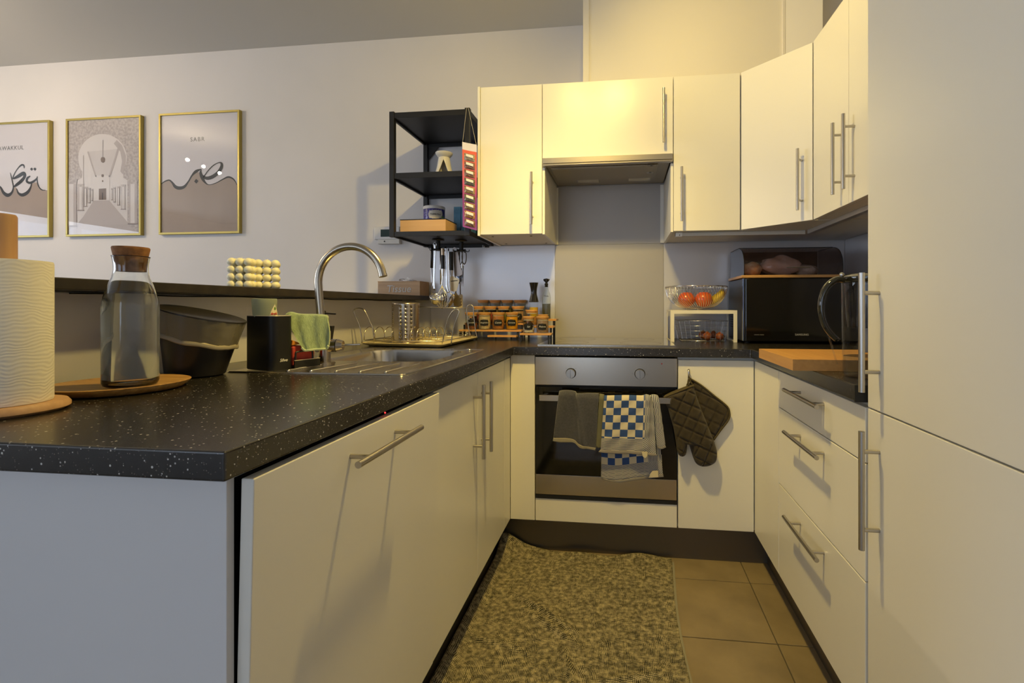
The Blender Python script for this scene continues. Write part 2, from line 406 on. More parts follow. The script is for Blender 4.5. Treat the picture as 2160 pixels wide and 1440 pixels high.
def body(parent, x0, x1, y0, y1, z0, z1, m=None, t=0.016):
    return MB().box(x0, x1, y0, y1, z0, z1).build('body', m or M_carc, parent)
# --- peninsula end panel
ep = thing('end_panel', 'white end panel closing the near end of the sink counter', 'panel', (-0.84, 0.56, 0))
MB().box(-1.194, -0.4978, 0.55, 0.5622, 0, WB).build('board', mat('white_end_board', (0.66, 0.65, 0.64), 0.4), ep, bevel=0.001)
# --- dishwasher
dw = thing('dishwasher', 'built-in dishwasher with cream front and bar handle nearest the camera', 'dishwasher', (-0.8, 0.87, 0))
MB().box(-1.17, -0.515, 0.5695, 1.180, 0.1495, WB - 0.002).build('body', M_dark, dw)
zt, zb = 0.8435, 0.150
dwd = MB().prism([(-0.4895, zt), (-0.4715, zt), (-0.4885, zb), (-0.5065, zb)], 0.5635, 1.185, 'y').build('door', M_cab, dw, bevel=0.0015)
bar_handle(dwd, (-0.434, 0.742, 0.8045), (-0.434, 0.990, 0.8045), (-0.040, 0, 0))
MB().ball((-0.4775, 0.915, 0.8510), 0.0016, 8).build('indicator_light', mat('red_led', (0.4, 0.0, 0.0), 0.4, emis=(1, 0.02, 0.02), es=6), dw)
# --- sink cabinet
sc = thing('sink_cabinet', 'cream sink base cabinet with two tall doors', 'cabinet', (-0.8, 1.55, 0))
MB().slab([-1.17, -0.99, -0.56, -0.51], [1.187, 1.370, 1.83, YB - 0.005], lambda i, j: not (i == 1 and j == 1), 0.1495, WB - 0.002).build('body', M_carc, sc)
d = MB().box(XL - DT, XL, 1.1885, 1.5663, 0.150, 0.8435).build('door', M_cab, sc, bevel=0.0014)
bar_handle(d, (-0.455, 1.520, 0.5685), (-0.455, 1.520, 0.8090), (-0.035, 0, 0))
d = MB().box(XL - DT, XL, 1.5695, 1.9240, 0.150, 0.8435).build('door', M_cab, sc, bevel=0.0014)
bar_handle(d, (-0.455, 1.6085, 0.5665), (-0.455, 1.6085, 0.8070), (-0.035, 0, 0))
MB().box(XL - DT, XL, 1.9270, 2.0265, 0.150, 0.8435).build('filler_panel', M_cab, sc, bevel=0.001)
# --- plinths
for lab, b_ in (('brown metal plinth along the foot of the sink counter', (-0.565, -0.549, 0.575, 2.0885)),
                ('brown metal plinth under the oven', (-0.549, 0.585, 2.0775, 2.0885)),
                ('brown metal plinth under the drawers', (0.585, 0.600, 1.122, 2.0775))):
    o = MB().box(b_[0], b_[1], b_[2], b_[3], 0.0005, 0.148).build('plinth', M_plinth, None); tag(o, lab, 'plinth')
# --- back run
ov = thing('oven', 'built-in oven with steel control strip and dark glass door', 'oven', (-0.083, 2.3, 0.2))
OX0, OX1 = -0.3795, 0.2135
MB().box(OX0 + 0.004, OX1 - 0.004, YB + 0.004, 2.56, 0.262, 0.846).build('body', M_dark, ov)
YO = 2.0235
MB().box(OX0, OX1, YO - 0.002, YO + 0.02, 0.7305, 0.8495).build('control_panel', M_steelh, ov, bevel=0.0012)
dr = MB().box(OX0 + 0.002, OX1 - 0.002, YO, YO + 0.02, 0.3500, 0.7225).build('door', M_blackgloss, ov, bevel=0.001)
MB().box(OX0 + 0.002, OX1 - 0.002, YO - 0.001, YO + 0.02, 0.2650, 0.3490).build('door_strip', M_steelh, dr, bevel=0.001)
MB().box(OX0 + 0.08, OX1 - 0.10, YO - 0.0008, YO, 0.392, 0.640).build('window', mat('oven_window', (0.012, 0.009, 0.003), 0.05, coat=0.6), dr)
for z in (0.2585,):
    MB().box(OX0 + 0.001, OX1 - 0.001, YO + 0.001, YO + 0.02, 0.2470, 0.2630).build('lower_vent', M_dark, ov)
hb = MB().box(-0.3535, 0.187, 1.9765, 1.9845, 0.6705, 0.6945)
for x in (-0.335, 0.165): hb.box(x - 0.008, x + 0.008, 1.984, YO + 0.001, 0.674, 0.691)
hb.build('handle', M_steelh, dr, bevel=0.001)
for px, pz in ((1203, 788.5), (1350, 790)):
    x, y, z = at(px, pz, Y=1.998)
    kb = MB().lathe([(0.0, 0.0), (0.0185, 0.0), (0.0195, 0.003), (0.0195, 0.022), (0.0, 0.022)], (x, YO - 0.023, z), 32, (0, 1, 0)).build('knob', M_steel, ov, smooth=True)
    MB().lathe([(0.0, 0), (0.0222, 0), (0.0222, 0.0015), (0, 0.0015)], (x, YO - 0.0035, z), 32, (0, 1, 0)).build('ring', M_dark, kb, smooth=True)
    MB().box(x - 0.0012, x + 0.0012, YO - 0.0245, YO - 0.0225, z - 0.017, z + 0.017).build('grip', M_chrome, kb)
    mk = MB()
    for a in range(8):
        t = a * PI / 4 + PI / 2
        mk.box(x + 0.030 * math.cos(t) - 0.0008, x + 0.030 * math.cos(t) + 0.0008, YO - 0.0024, YO - 0.0019, z + 0.030 * math.sin(t) - 0.0008, z + 0.030 * math.sin(t) + 0.0008)
    mk.build('dial_marks', M_dark, ov)['kind'] = 'stuff'
x, y, z = at(1396, 767, Y=YO - 0.003)
MB().lathe([(0, 0), (0.0028, 0), (0.0028, 0.001), (0, 0.0012)], (x, YO - 0.002, z), 12, (0, -1, 0)).build('indicator_light', mat('red_lens', (0.25, 0.01, 0.01), 0.3), ov)
# oven housing: filler left and panel below
oc = thing('oven_cabinet', 'cream panels framing the oven, left filler and panel below it', 'cabinet', (-0.2, 2.3, 0))
MB().box(XL + 0.001, OX0 - 0.003, YB, YB + DT, 0.150, WB - 0.001).build('filler_panel', M_cab, oc, bevel=0.001)
MB().box(OX0, OX1, YB, YB + DT, 0.1500, 0.2445).build('lower_panel', M_cab, oc, bevel=0.0014)
# right base cabinet
rc = thing('base_cabinet', 'cream base cabinet right of the oven, oven mitts hang on it', 'cabinet', (0.37, 2.3, 0))
MB().box(0.2175, 0.60, YB + DT + 0.002, 2.60, 0.1495, WB - 0.002).build('body', M_carc, rc)
MB().box(0.2185, 0.5185, YB, YB + DT, 0.1500, 0.8435).build('door', M_cab, rc, bevel=0.0014)
# drawer cabinet
dc = thing('drawer_cabinet', 'cream base cabinet with three drawers beside the tall cupboard', 'cabinet', (0.8, 1.42, 0))
MB().box(XR + DT + 0.002, XRW - 0.002, 1.123, YB + DT, 0.1495, WB - 0.002).build('body', M_carc, dc)
MB().box(XR, XR + DT, 1.7225, 2.0265, 0.150, 0.8435).build('filler_panel', M_cab, dc, bevel=0.001)
for z0, z1, hz in ((0.7225, 0.8435, 0.8065), (0.4635, 0.7195, 0.6765), (0.150, 0.4605, 0.4147)):
    d = MB().box(XR, XR + DT, 1.1235, 1.7190, z0, z1).build('drawer', M_cab, dc, bevel=0.0016)
    bar_handle(d, (0.487, 1.3000, hz), (0.487, 1.5585, hz), (0.0345, 0, 0))
# tall cupboard
tc = thing('tall_cupboard', 'tall cream cupboard at the right edge with two doors', 'cupboard', (0.8, 0.8, 0))
MB().box(XR + DT + 0.002, XRW - 0.002, 0.51, 1.1185, 0.1495, 2.44).build('body', M_carc, tc, bevel=0.001)
for z0, z1, h0, h1 in ((0.8470, 2.43, 0.8865, 1.1340), (0.150, 0.8440, 0.5600, 0.8052)):
    d = MB().box(XR, XR + DT, 0.512, 1.1130, z0, z1).build('door', M_cab, tc, bevel=0.0016)
    bar_handle(d, (0.487, 1.0650, h0), (0.487, 1.0650, h1), (0.0345, 0, 0))
# --- wall cabinets
ZB, ZT = 1.404, 2.1022
def ucab(name, lab, x0, x1, zb, hx=None, hz=None, left=0.0, right=0.0, carc=True):
    t = thing(name, lab, 'cabinet', ((x0 + x1) / 2, 2.45, zb))
    MB().box(x0 - left, x1 + right, YU + DT + 0.002, YW - 0.001, zb - (0.006 if left or right else 0), ZT).build('body', M_cab, t, bevel=0.001)
    return t
u1 = thing('wall_cabinet', 'narrow cream wall cabinet beside the black open shelf', 'cabinet', (-0.53, 2.42, 1.4))
MB().box(-0.681, -0.3715, YU + DT + 0.002, YW - 0.008, ZB, ZT).build('body', M_carc, u1)
MB().box(-0.6935, -0.6820, YU - 0.004, YW - 0.008, ZB - 0.006, ZT + 0.003).build('side_panel', M_cab, u1, bevel=0.001)
MB().box(-0.3825, -0.3710, YU + 0.001, YW - 0.008, ZB - 0.004, 1.7115).build('side_panel', M_cab, u1, bevel=0.001)
d = MB().box(-0.6805, -0.3846, YU, YU + DT, ZB, ZT).build('door', M_cab, u1, bevel=0.0012)
bar_handle(d, (-0.4290, 2.1855, 1.4425), (-0.4290, 2.1855, 1.6840), (0, 0.035, 0))
sp = MB()
for (x, y) in ((-0.64, 2.29), (-0.45, 2.29), (-0.64, 2.56), (-0.42, 2.56)): sp.lathe([(0, 0), (0.006, 0), (0.006, -0.0012), (0, -0.0012)][::-1], (x, y, ZB), 12)
sp.build('screw_caps', M_dark, u1)['kind'] = 'stuff'
u2 = thing('hood_cabinet', 'wide short cream wall cabinet above the steel cooker hood', 'cabinet', (-0.08, 2.42, 1.75))
MB().box(-0.3700, 0.2050, YU + DT + 0.002, YW - 0.008, 1.752, ZT).build('body', M_carc, u2)
d = MB().box(-0.3820, 0.2160, YU, YU + DT, 1.7535, ZT).build('door', M_cab, u2, bevel=0.0012)
bar_handle(d, (0.1724, 2.1855, 1.7955), (0.1724, 2.1855, 2.0385), (0, 0.035, 0))
u3 = thing('wall_cabinet', 'cream wall cabinet right of the cooker hood', 'cabinet', (0.36, 2.42, 1.4))
MB().box(0.2185, 0.520, YU + DT + 0.002, YW - 0.008, ZB, ZT).build('body', M_carc, u3)
MB().box(0.2060, 0.2175, YU + 0.001, YW - 0.008, ZB - 0.004, 1.7115).build('side_panel', M_cab, u3, bevel=0.001)
d = MB().box(0.2192, 0.5085, YU, YU + DT, ZB, ZT).build('door', M_cab, u3, bevel=0.0012)
bar_handle(d, (0.2515, 2.1855, 1.4425), (0.2515, 2.1855, 1.6845), (0, 0.035, 0))
u4 = thing('corner_wall_cabinet', 'cream corner wall cabinet with an angled door above the bread bin', 'cabinet', (0.8, 2.3, 1.4))
A = Vector((0.5118, YU)); B_ = Vector((XU, 1.9965)); dr_ = (B_ - A).normalized(); nn = Vector((dr_.y, -dr_.x))
nn = -nn if nn.dot(Vector((1, 1))) < 0 else nn
Ai = A + nn * (DT + 0.002); Bi = B_ + nn * (DT + 0.002)
MB().prism([(Ai.x, Ai.y), (Bi.x, Bi.y), (XRW - 0.009, 2.005), (XRW - 0.009, YW - 0.008), (0.521, YW - 0.008), (0.521, 2.245)], ZB, ZT).build('body', M_carc, u4)
a1, b1 = A + dr_ * 0.002, B_ - dr_ * 0.002
a2, b2 = a1 + nn * DT, b1 + nn * DT
d = MB().prism([(a1.x, a1.y), (b1.x, b1.y), (b2.x, b2.y), (a2.x, a2.y)], ZB, ZT).build('door', M_cab, u4, bevel=0.0012)
hp = A.lerp(B_, 0.86) - nn * 0.035
bar_handle(d, (hp.x, hp.y, 1.4445), (hp.x, hp.y, 1.6880), (nn.x * 0.035, nn.y * 0.035, 0))
u5 = thing('double_wall_cabinet', 'cream double wall cabinet next to the tall cupboard', 'cabinet', (0.93, 1.7, 1.4))
MB().box(XU + DT + 0.002, XRW - 0.009, 1.391, 1.9940, ZB, ZT).build('body', M_carc, u5)
for y0, y1, hy in ((1.6950, 1.9930, 1.7310), (1.3930, 1.6920, 1.6510)):
    d = MB().box(XU, XU + DT, y0, y1, ZB, ZT).build('door', M_cab, u5, bevel=0.0012)
    bar_handle(d, (XU - 0.035, hy, 1.4430), (XU - 0.035, hy, 1.6850), (0.035, 0, 0))
# light bars
lb = thing('light_bar', 'unlit strip light under the wall cabinets on the back wall', 'light', (0.5, 2.27, 1.39))
MB().box(0.232, 0.80, 2.262, 2.292, 1.386, 1.4035).build('housing', mat('light_bar_grey', (0.55, 0.52, 0.45), 0.35), lb, bevel=0.002)
MB().box(0.232, 0.262, 2.2605, 2.2935, 1.3845, 1.4035).build('end_cap', M_white, lb, bevel=0.001)
MB().ball((0.250, 2.262, 1.391), 0.003, 8).build('switch', M_dark, lb)
lb = thing('light_bar', 'unlit strip light under the wall cabinets on the right wall', 'light', (0.81, 1.8, 1.39))
MB().box(0.805, 0.833, 1.42, 2.255, 1.386, 1.4035).build('housing', mat('light_bar_alu', (0.60, 0.58, 0.55), 0.3, 0.6), lb, bevel=0.002)
MB().box(0.8035, 0.8345, 1.67, 1.70, 1.3845, 1.4035).build('clip', M_chrome, lb, bevel=0.001)
# cooker hood
hd = thing('cooker_hood', 'slim steel pull-out cooker hood above the hob', 'cooker hood', (-0.08, 2.4, 1.71))
MB().box(-0.3795, 0.2135, YU - 0.016, YU + 0.004, 1.7250, 1.7510).build('front_bar', M_steelh, hd, bevel=0.0015)
MB().box(-0.3795, 0.2135, YU - 0.020, YU + 0.004, 1.7135, 1.7225).build('lip', M_steelh, hd, bevel=0.002)
M_hood = mat('hood_grey', (0.36, 0.33, 0.27), 0.4, 0.35)
MB().box(-0.366, 0.203, YU + 0.004, YW - 0.009, 1.7225, 1.7500).build('body', M_hood, hd)
MB().box(-0.345, 0.150, YU + 0.03, YU + 0.24, 1.7100, 1.7222).build('filter', M_hood, hd, bevel=0.002)
MB().box(-0.345, 0.150, YU + 0.018, YU + 0.0292, 1.7110, 1.7222).build('filter_edge', M_steelh, hd, bevel=0.001)
for x in (-0.245, 0.02):
    MB().box(x, x + 0.11, YU + 0.268, YU + 0.325, 1.7185, 1.7222).build('lamp_cover', mat('lamp_cover', (0.6, 0.58, 0.5), 0.2), hd, bevel=0.001)
for y in (YU + 0.012, YU + 0.12):
    s_ = MB().box(0.105, 0.135, y, y + 0.028 if y > YU + 0.1 else y + 0.016, 1.7085, 1.7100).build('latch', M_steelh, hd, bevel=0.0005)
    MB().box(0.116, 0.126, y + 0.006, y + 0.012, 1.7078, 1.7086).build('latch_hole', M_dark, s_)
# ================================================================== sink and tap
M_sink = mat('sink_steel', (0.60, 0.57, 0.52), 0.20, 1.0, rvar=0.05, scale=50, stretch=(1, 6, 1))
def rrect(x0, x1, y0, y1, r, n=8):
    p = []
    for cx_, cy_, a in ((x1 - r, y1 - r, 0), (x0 + r, y1 - r, 90), (x0 + r, y0 + r, 180), (x1 - r, y0 + r, 270)):
        for k in range(n + 1):
            t = math.radians(a + 90 * k / n); p.append((cx_ + r * math.cos(t), cy_ + r * math.sin(t)))
    return p
sk = thing('sink', 'steel inset sink with round-cornered bowl and ribbed drainer', 'sink', (-0.78, 1.5, W))
mb = MB(); n4 = 9
outer = rrect(-1.035, -0.5445, 1.1345, 1.842, 0.016); inner = rrect(-0.955, -0.595, 1.405, 1.785, 0.075)
inner2 = rrect(-0.935, -0.615, 1.425, 1.765, 0.06)
z = W + 0.0035; N_ = len(outer)
rings = [[(p[0], p[1], W + 0.0004) for p in outer], [(p[0], p[1], z) for p in rrect(-1.033, -0.5465, 1.1365, 1.840, 0.015)],
         [(p[0], p[1], z - 0.0015) for p in rrect(-1.026, -0.5535, 1.1435, 1.833, 0.012)], [(p[0], p[1], z - 0.0015) for p in inner],
         [(p[0], p[1], z - 0.012) for p in rrect(-0.951, -0.599, 1.409, 1.781, 0.072)], [(p[0], p[1], W - 0.14) for p in inner2],
         [(p[0], p[1], W - 0.155) for p in rrect(-0.915, -0.635, 1.445, 1.745, 0.05)]]
vs = [q for r in rings for q in r]; fs = []
for j in range(len(rings) - 1):
    for i in range(N_):
        k = (i + 1) % N_; fs.append((j * N_ + i, j * N_ + k, (j + 1) * N_ + k, (j + 1) * N_ + i))
fs.append(tuple((len(rings) - 1) * N_ + i for i in range(N_)))
mb.add(vs, [f for f in fs]); mb.build('basin', M_sink, sk, smooth=True)
for (u0, v0), (u1, v1) in (((575, 787), (692, 766)), ((627, 787.5), (735, 768)), ((680, 789), (781, 769)), ((733, 790), (825, 770)), ((793, 790), (873, 770))):
    a = at(u0, v0, Z=z); b = at(u1, v1, Z=z); y0 = 1.165
    MB().tube([(a[0], y0, z - 0.003), (a[0], y0 + 0.008, z - 0.0005), (b[0], 1.352, z - 0.0005), (b[0], 1.36, z - 0.003)], 0.0032, 8).build('drainer_rib', M_sink, sk, smooth='all')
MB().lathe([(0.0, 0.002), (0.024, 0.003), (0.036, 0.0), (0.038, -0.003)], (-0.775, 1.595, W - 0.1535), 24).build('drain', M_chrome, sk, smooth=True)
MB().lathe([(0.0, 0.003), (0.010, 0.003), (0.012, 0.0), (0.0, 0.0)][::-1], (-0.600, 1.812, z), 16).build('overflow_button', M_chrome, sk, smooth=True)
M_tap = mat('tap_steel', (0.50, 0.44, 0.35), 0.24, 1.0, rvar=0.05, scale=60, stretch=(1, 1, 6))
ft = thing('tap', 'tall arched steel kitchen tap with side lever', 'tap', (-0.880, 1.325, z))
FX, FY = -0.880, 1.325
MB().lathe([(0.0, 0), (0.027, 0), (0.027, 0.006), (0.0, 0.006)], (FX, FY, z - 0.0015), 24).build('base', M_tap, ft, smooth=True)
MB().cyl((FX, FY, z + 0.004), (FX, FY, z + 0.095), 0.0165, 24).build('column', M_tap, ft, smooth=True)
vb = MB().cyl((FX - 0.024, FY - 0.002, z + 0.052), (FX + 0.032, FY + 0.010, z + 0.052), 0.0195, 24).build('valve', M_tap, ft, smooth=True)
MB().cyl((FX + 0.0315, FY + 0.010, z + 0.052), (FX + 0.0345, FY + 0.0105, z + 0.052), 0.0185, 24).build('ring', M_dark, vb, smooth=True)
MB().cyl((FX + 0.034, FY + 0.0104, z + 0.052), (FX + 0.050, FY + 0.014, z + 0.052), 0.0195, 24, 0.014).build('cap', M_tap, vb, smooth=True)
MB().cyl((FX + 0.048, FY + 0.014, z + 0.053), (FX + 0.098, FY + 0.024, z + 0.055), 0.0035, 10, 0.0028).build('lever', M_tap, ft, smooth=True)
px = FX - 0.0205
path = [(px + 0.0135, FY, z + 0.085), (px + 0.009, FY, 1.02), (px + 0.0035, FY, 1.085), (px, FY, 1.134)]
R_ = 0.1050; cxp = px + R_
for k in range(1, 25):
    t = PI - math.radians(168) * k / 24
    path.append((cxp + R_ * math.cos(t), FY - 0.012 * k / 24, 1.134 + R_ * math.sin(t)))
MB().tube(path, 0.0112, 20).build('spout', M_tap, ft, smooth=True)
e = Vector(path[-1]); e0 = Vector(path[-2]); dd = (e - e0).normalized()
MB().cyl(e - dd * 0.001, e + dd * 0.006, 0.0119, 20).build('outlet', M_tap, ft, smooth=True)

# ================================================================== peninsula objects
ph = thing('paper_towel_holder', 'wooden paper towel stand at the left edge of the counter', 'holder', (-1.002, 0.661, W))
M_beech = wood('beech', (0.60, 0.36, 0.19), (0.50, 0.29, 0.14), 10, 'x', 0.5)
M_beechz = wood('beech_rod', (0.50, 0.28, 0.13), (0.43, 0.23, 0.10), 10, 'z', 0.5)
MB().lathe([(0, 0), (0.074, 0), (0.081, 0.005), (0.081, 0.010), (0.077, 0.0155), (0, 0.0155)], (-1.002, 0.661, W), 48).build('base', M_beech, ph, smooth=True)
MB().lathe([(0, 0), (0.0192, 0), (0.0192, 0.302), (0.0175, 0.3055), (0, 0.3055)], (-1.002, 0.661, W + 0.0155), 32).build('rod', M_beechz, ph, smooth=True)
def paper_mat():
    m, nt, b = new('kitchen_paper'); N = nt.nodes; L = nt.links
    b.inputs['Base Color'].default_value = (0.80, 0.76, 0.66, 1); b.inputs['Roughness'].default_value = 0.9; b.inputs['Subsurface Weight'].default_value = 0.1
    b.inputs['Subsurface Radius'].default_value = (0.01, 0.01, 0.01)
    tc = N.new('ShaderNodeTexCoord'); mp = N.new('ShaderNodeMapping'); mp.inputs['Scale'].default_value = (1, 1, 1); L.new(tc.outputs['Object'], mp.inputs[0])
    wv = N.new('ShaderNodeTexWave'); wv.bands_direction = 'Z'; wv.inputs['Scale'].default_value = 55; wv.inputs['Distortion'].default_value = 16; wv.inputs['Detail'].default_value = 1.5; wv.inputs['Detail Scale'].default_value = 0.45
    L.new(mp.outputs[0], wv.inputs[0])
    bp = N.new('ShaderNodeBump'); bp.inputs['Strength'].default_value = 0.30; bp.inputs['Distance'].default_value = 0.0007
    L.new(wv.outputs[0], bp.inputs['Height']); L.new(bp.outputs[0], b.inputs['Normal'])
    return m
pr = MB().lathe([(0.0205, 0.003), (0.0595, 0.0), (0.0605, 0.004), (0.0605, 0.226), (0.0595, 0.230), (0.0205, 0.230)], (-1.002, 0.661, W + 0.0162), 64, closed=True)
pr = pr.build('paper_towel_roll', paper_mat(), None, smooth=True); tag(pr, 'cream embossed paper towel roll on the wooden stand', 'paper roll')

tr = MB().lathe([(0, 0.000), (0.092, 0.0), (0.104, 0.003), (0.114, 0.0125), (0.1155, 0.0155), (0.1125, 0.0165), (0.100, 0.0145), (0, 0.0140)], (-1.030, 0.872, W + 0.0003), 64)
tr = tr.build('wooden_plate', wood('olive_wood', (0.52, 0.30, 0.10), (0.30, 0.15, 0.045), 14, 'x', 0.45, 0.1), None, smooth=True)
tag(tr, 'round wooden plate under the water carafe', 'plate')

M_glass = mat('clear_glass', (0.97, 0.99, 0.985), 0.0, trans=1.0, ior=1.45)
M_water = mat('water', (0.95, 0.98, 0.99), 0.0, trans=1.0, ior=1.33)
BX, BY, BZ = -0.975, 0.8455, W + 0.0148
cf = thing('water_carafe', 'glass carafe of water with a cork stopper on the wooden plate', 'carafe', (BX, BY, BZ))
out = [(0.0, 0.0), (0.036, 0.0), (0.0415, 0.003), (0.044, 0.010), (0.044, 0.150), (0.0435, 0.163), (0.041, 0.176), (0.035, 0.198), (0.0292, 0.214), (0.0268, 0.228), (0.0270, 0.240), (0.0292, 0.254), (0.0302, 0.256)]
inn = [(0.0288, 0.2565), (0.0278, 0.254), (0.0254, 0.240), (0.0250, 0.228), (0.0276, 0.2135), (0.0334, 0.197), (0.0392, 0.175), (0.0418, 0.162), (0.0422, 0.150), (0.0422, 0.014), (0.036, 0.0065), (0.0, 0.006)]
MB().lathe(out + inn, (BX, BY, BZ), 64, closed=False).build('glass', M_glass, cf, smooth='all')
wat = [(0.0, 0.0062), (0.0361, 0.0067), (0.0423, 0.0142), (0.0423, 0.150), (0.0419, 0.1625), (0.0400, 0.172), (0.0375, 0.1815), (0.0368, 0.1820), (0.0, 0.1818)]
MB().lathe(wat, (BX, BY, BZ), 64).build('water', M_water, cf, smooth='all')
M_cork = mat('cork', (0.30, 0.135, 0.045), 0.8, col2=(0.16, 0.065, 0.022), scale=90, bump=0.3, lo=0.3, hi=0.7)
MB().lathe([(0.0, 0.226), (0.0238, 0.226), (0.0262, 0.254), (0.0290, 0.268), (0.0296, 0.272), (0.0285, 0.2745), (0, 0.2745)], (BX, BY, BZ), 48).build('stopper', M_cork, cf, smooth=True)

# slanted compost bin with bag turned over the rim
CBX, CBY = -1.053, 1.070
cb = thing('compost_bin', 'black countertop food waste bin with slanted flat lid', 'bin', (CBX, CBY, W))
M_bin = mat('satin_black_plastic', (0.020, 0.017, 0.014), 0.34, col2=(0.014, 0.012, 0.010), scale=8)
vx = Vector((math.cos(YAW + 0.75 * 0), math.sin(YAW), 0)); vx = Vector((0.72, 0.695, 0)).normalized(); vy = Vector((-0.695, 0.72, 0)).normalized()
cb_h = lambda q: 0.156 - 0.225 * (q.dot(vx) + 0.0) + 0.12 * q.dot(vy)
def binring(r, off, zfn, n=56, shift=0.0):
    res = []
    for i in range(n):
        t = 2 * PI * i / n; q = Vector((r * math.cos(t), r * math.sin(t), 0)) + vx * shift + vy * (shift * 0.0)
        res.append((CBX + q.x, CBY + q.y, W + zfn(q) + off))
    return res
def ringmesh(rings, cap0=True, cap1=True):
    mb = MB(); n = len(rings[0]); mb.v = [p for r in rings for p in r]
    for j in range(len(rings) - 1):
        for i in range(n):
            k = (i + 1) % n; mb.f.append((j * n + i, j * n + k, (j + 1) * n + k, (j + 1) * n + i))
    if cap0: mb.f.append(tuple(range(n))[::-1])
    if cap1: mb.f.append(tuple((len(rings) - 1) * n + i for i in range(n)))
    return mb
def frac_ring(k, extra=0.0):
    r = 0.060 + 0.029 * k + extra; return binring(r, 0, lambda q: max(0.0004, cb_h(q) * k), shift=0.014 * k)
ringmesh([binring(0.055, 0.0004, lambda q: 0, shift=0)] + [frac_ring(k) for k in (0.03, 0.2, 0.4, 0.6, 0.8, 0.97)]).build('bucket', M_bin, cb, smooth=True)
lidr = [binring(0.087, 0.0, lambda q: cb_h(q) * 0.97, shift=0.014), binring(0.0915, 0.0015, lambda q: cb_h(q) * 0.975, shift=0.014), binring(0.0915, 0.0045, lambda q: cb_h(q) * 0.975, shift=0.014), binring(0.088, 0.006, lambda q: cb_h(q) * 0.975, shift=0.014), binring(0.04, 0.0045, lambda q: cb_h(q) * 0.975, shift=0.014)]
ringmesh(lidr).build('lid', M_bin, cb, smooth=True)
M_bag = mat('bin_bag_film', (0.30, 0.27, 0.19), 0.22, alpha=0.62, bump=0.5, scale=26, stretch=(1, 1, 3), bscale=30, spec=0.8)
M_bagrim = mat('bin_bag_fold', (0.42, 0.37, 0.27), 0.3, alpha=0.75, bump=0.4, scale=60)
def bagk(i, n, f): return f + 0.03 * math.sin(i * 0.9) * 0.3
def drop_ring(dp, extra):
    n = 56; res = []
    for i in range(n):
        t = 2 * PI * i / n; q1 = Vector((math.cos(t), math.sin(t), 0)); h = cb_h(q1 * 0.089); k = 0.97 - dp / h
        r = 0.060 + 0.029 * k + extra; q = q1 * r + vx * 0.014 * k; res.append((CBX + q.x, CBY + q.y, W + cb_h(q1 * r) * 0.0 + h * k))
    return res
bagr = []
for k in (0.0, 0.015, 0.03, 0.045, 0.058):
    rr = []
    base = drop_ring(k + 0.001, 0.0032)
    for i, p in enumerate(base):
        w = 0.0009 * math.sin(i * 1.7 + k * 9) + 0.0006 * math.sin(i * 3.1 + k * 20)
        d = Vector((p[0] - CBX, p[1] - CBY, 0)).normalized(); rr.append((p[0] + d.x * w, p[1] + d.y * w, p[2]))
    bagr.append(rr)
bg = ringmesh(bagr, False, False).build('bin_bag', M_bag, cb, smooth='all')
MB().tube([(p[0], p[1], p[2] + 0.0015 * math.sin(i * 0.8)) for i, p in enumerate(drop_ring(0.060, 0.0045))], 0.0026, 6, closed=True, flat=(2.2, 0.6)).build('bag_hem', M_bagrim, bg, smooth='all')

# bubble candles on the ledge
M_wax = mat('cream_wax', (0.78, 0.74, 0.53), 0.42, sss=0.25, coat=0.1)
ball_me = None
for lab, (u_, Yc), rz, nx_, ny_ in (('left cream bubble candle on the bar ledge', (519, 1.42), 0.30, 3, 2), ('right cream bubble candle on the bar ledge, the larger one nearer the tap', (569, 1.47), 0.62, 3, 3)):
    x, y, _ = at(u_, 600, Y=Yc); r = 0.0135; st_ = 0.0245
    x = -1.235 if nx_ == 3 and ny_ == 2 else -1.205
    y = {2: 1.425, 3: 1.500}[ny_]
    c = thing('bubble_candle', lab, 'candle', (x, y, 1.1214), rz, 'cream bubble candles on the bar ledge')
    for k in range(4):
        for i in range(nx_):
            for j in range(ny_):
                if 0 < i < nx_ - 1 and 0 < j < ny_ - 1 and k < 3: continue
                p = ((i - (nx_ - 1) / 2) * st_, (j - (ny_ - 1) / 2) * st_, r + k * st_ * 0.985)
                if ball_me is None:
                    o = MB().ball((0, 0, 0), r, 16).build('bubble', M_wax, c, smooth='all', world=False); ball_me = o.data
                else:
                    o = bpy.data.objects.new('bubble', ball_me); COL.objects.link(o); o.parent = c
                o.location = p
    MB().cyl((0, 0, 4 * st_), (0.001, 0, 4 * st_ + 0.006), 0.0008, 6).build('wick', M_white, c, world=False)
for o in list(bpy.data.objects):
    if o.name.startswith('bubble_candle') and 'group' in o: del o['group']

# sink caddy
cd_ = thing('sink_caddy', 'black sink caddy with a white line logo beside the tap', 'caddy', (-0.905, 1.140, W + 0.0035), -0.319)
M_cad = mat('matt_black_plastic', (0.005, 0.005, 0.005), 0.45)
CH = 0.142
def rr3(x0, x1, y0, y1, r): return rrect(x0, x1, y0, y1, r, 6)
cad = [[(p[0], p[1], 0.0006) for p in rr3(-0.1135, -0.001, 0.001, 0.063, 0.018)], [(p[0], p[1], 0.004) for p in rr3(-0.115, 0, 0, 0.064, 0.019)],
       [(p[0], p[1], CH) for p in rr3(-0.115, 0, 0, 0.064, 0.019)], [(p[0], p[1], CH) for p in rr3(-0.112, -0.003, 0.003, 0.061, 0.016)], [(p[0], p[1], CH - 0.05) for p in rr3(-0.112, -0.003, 0.003, 0.061, 0.016)]]
ringmesh(cad).build('tall_compartment', M_cad, cd_, smooth=True, world=False)
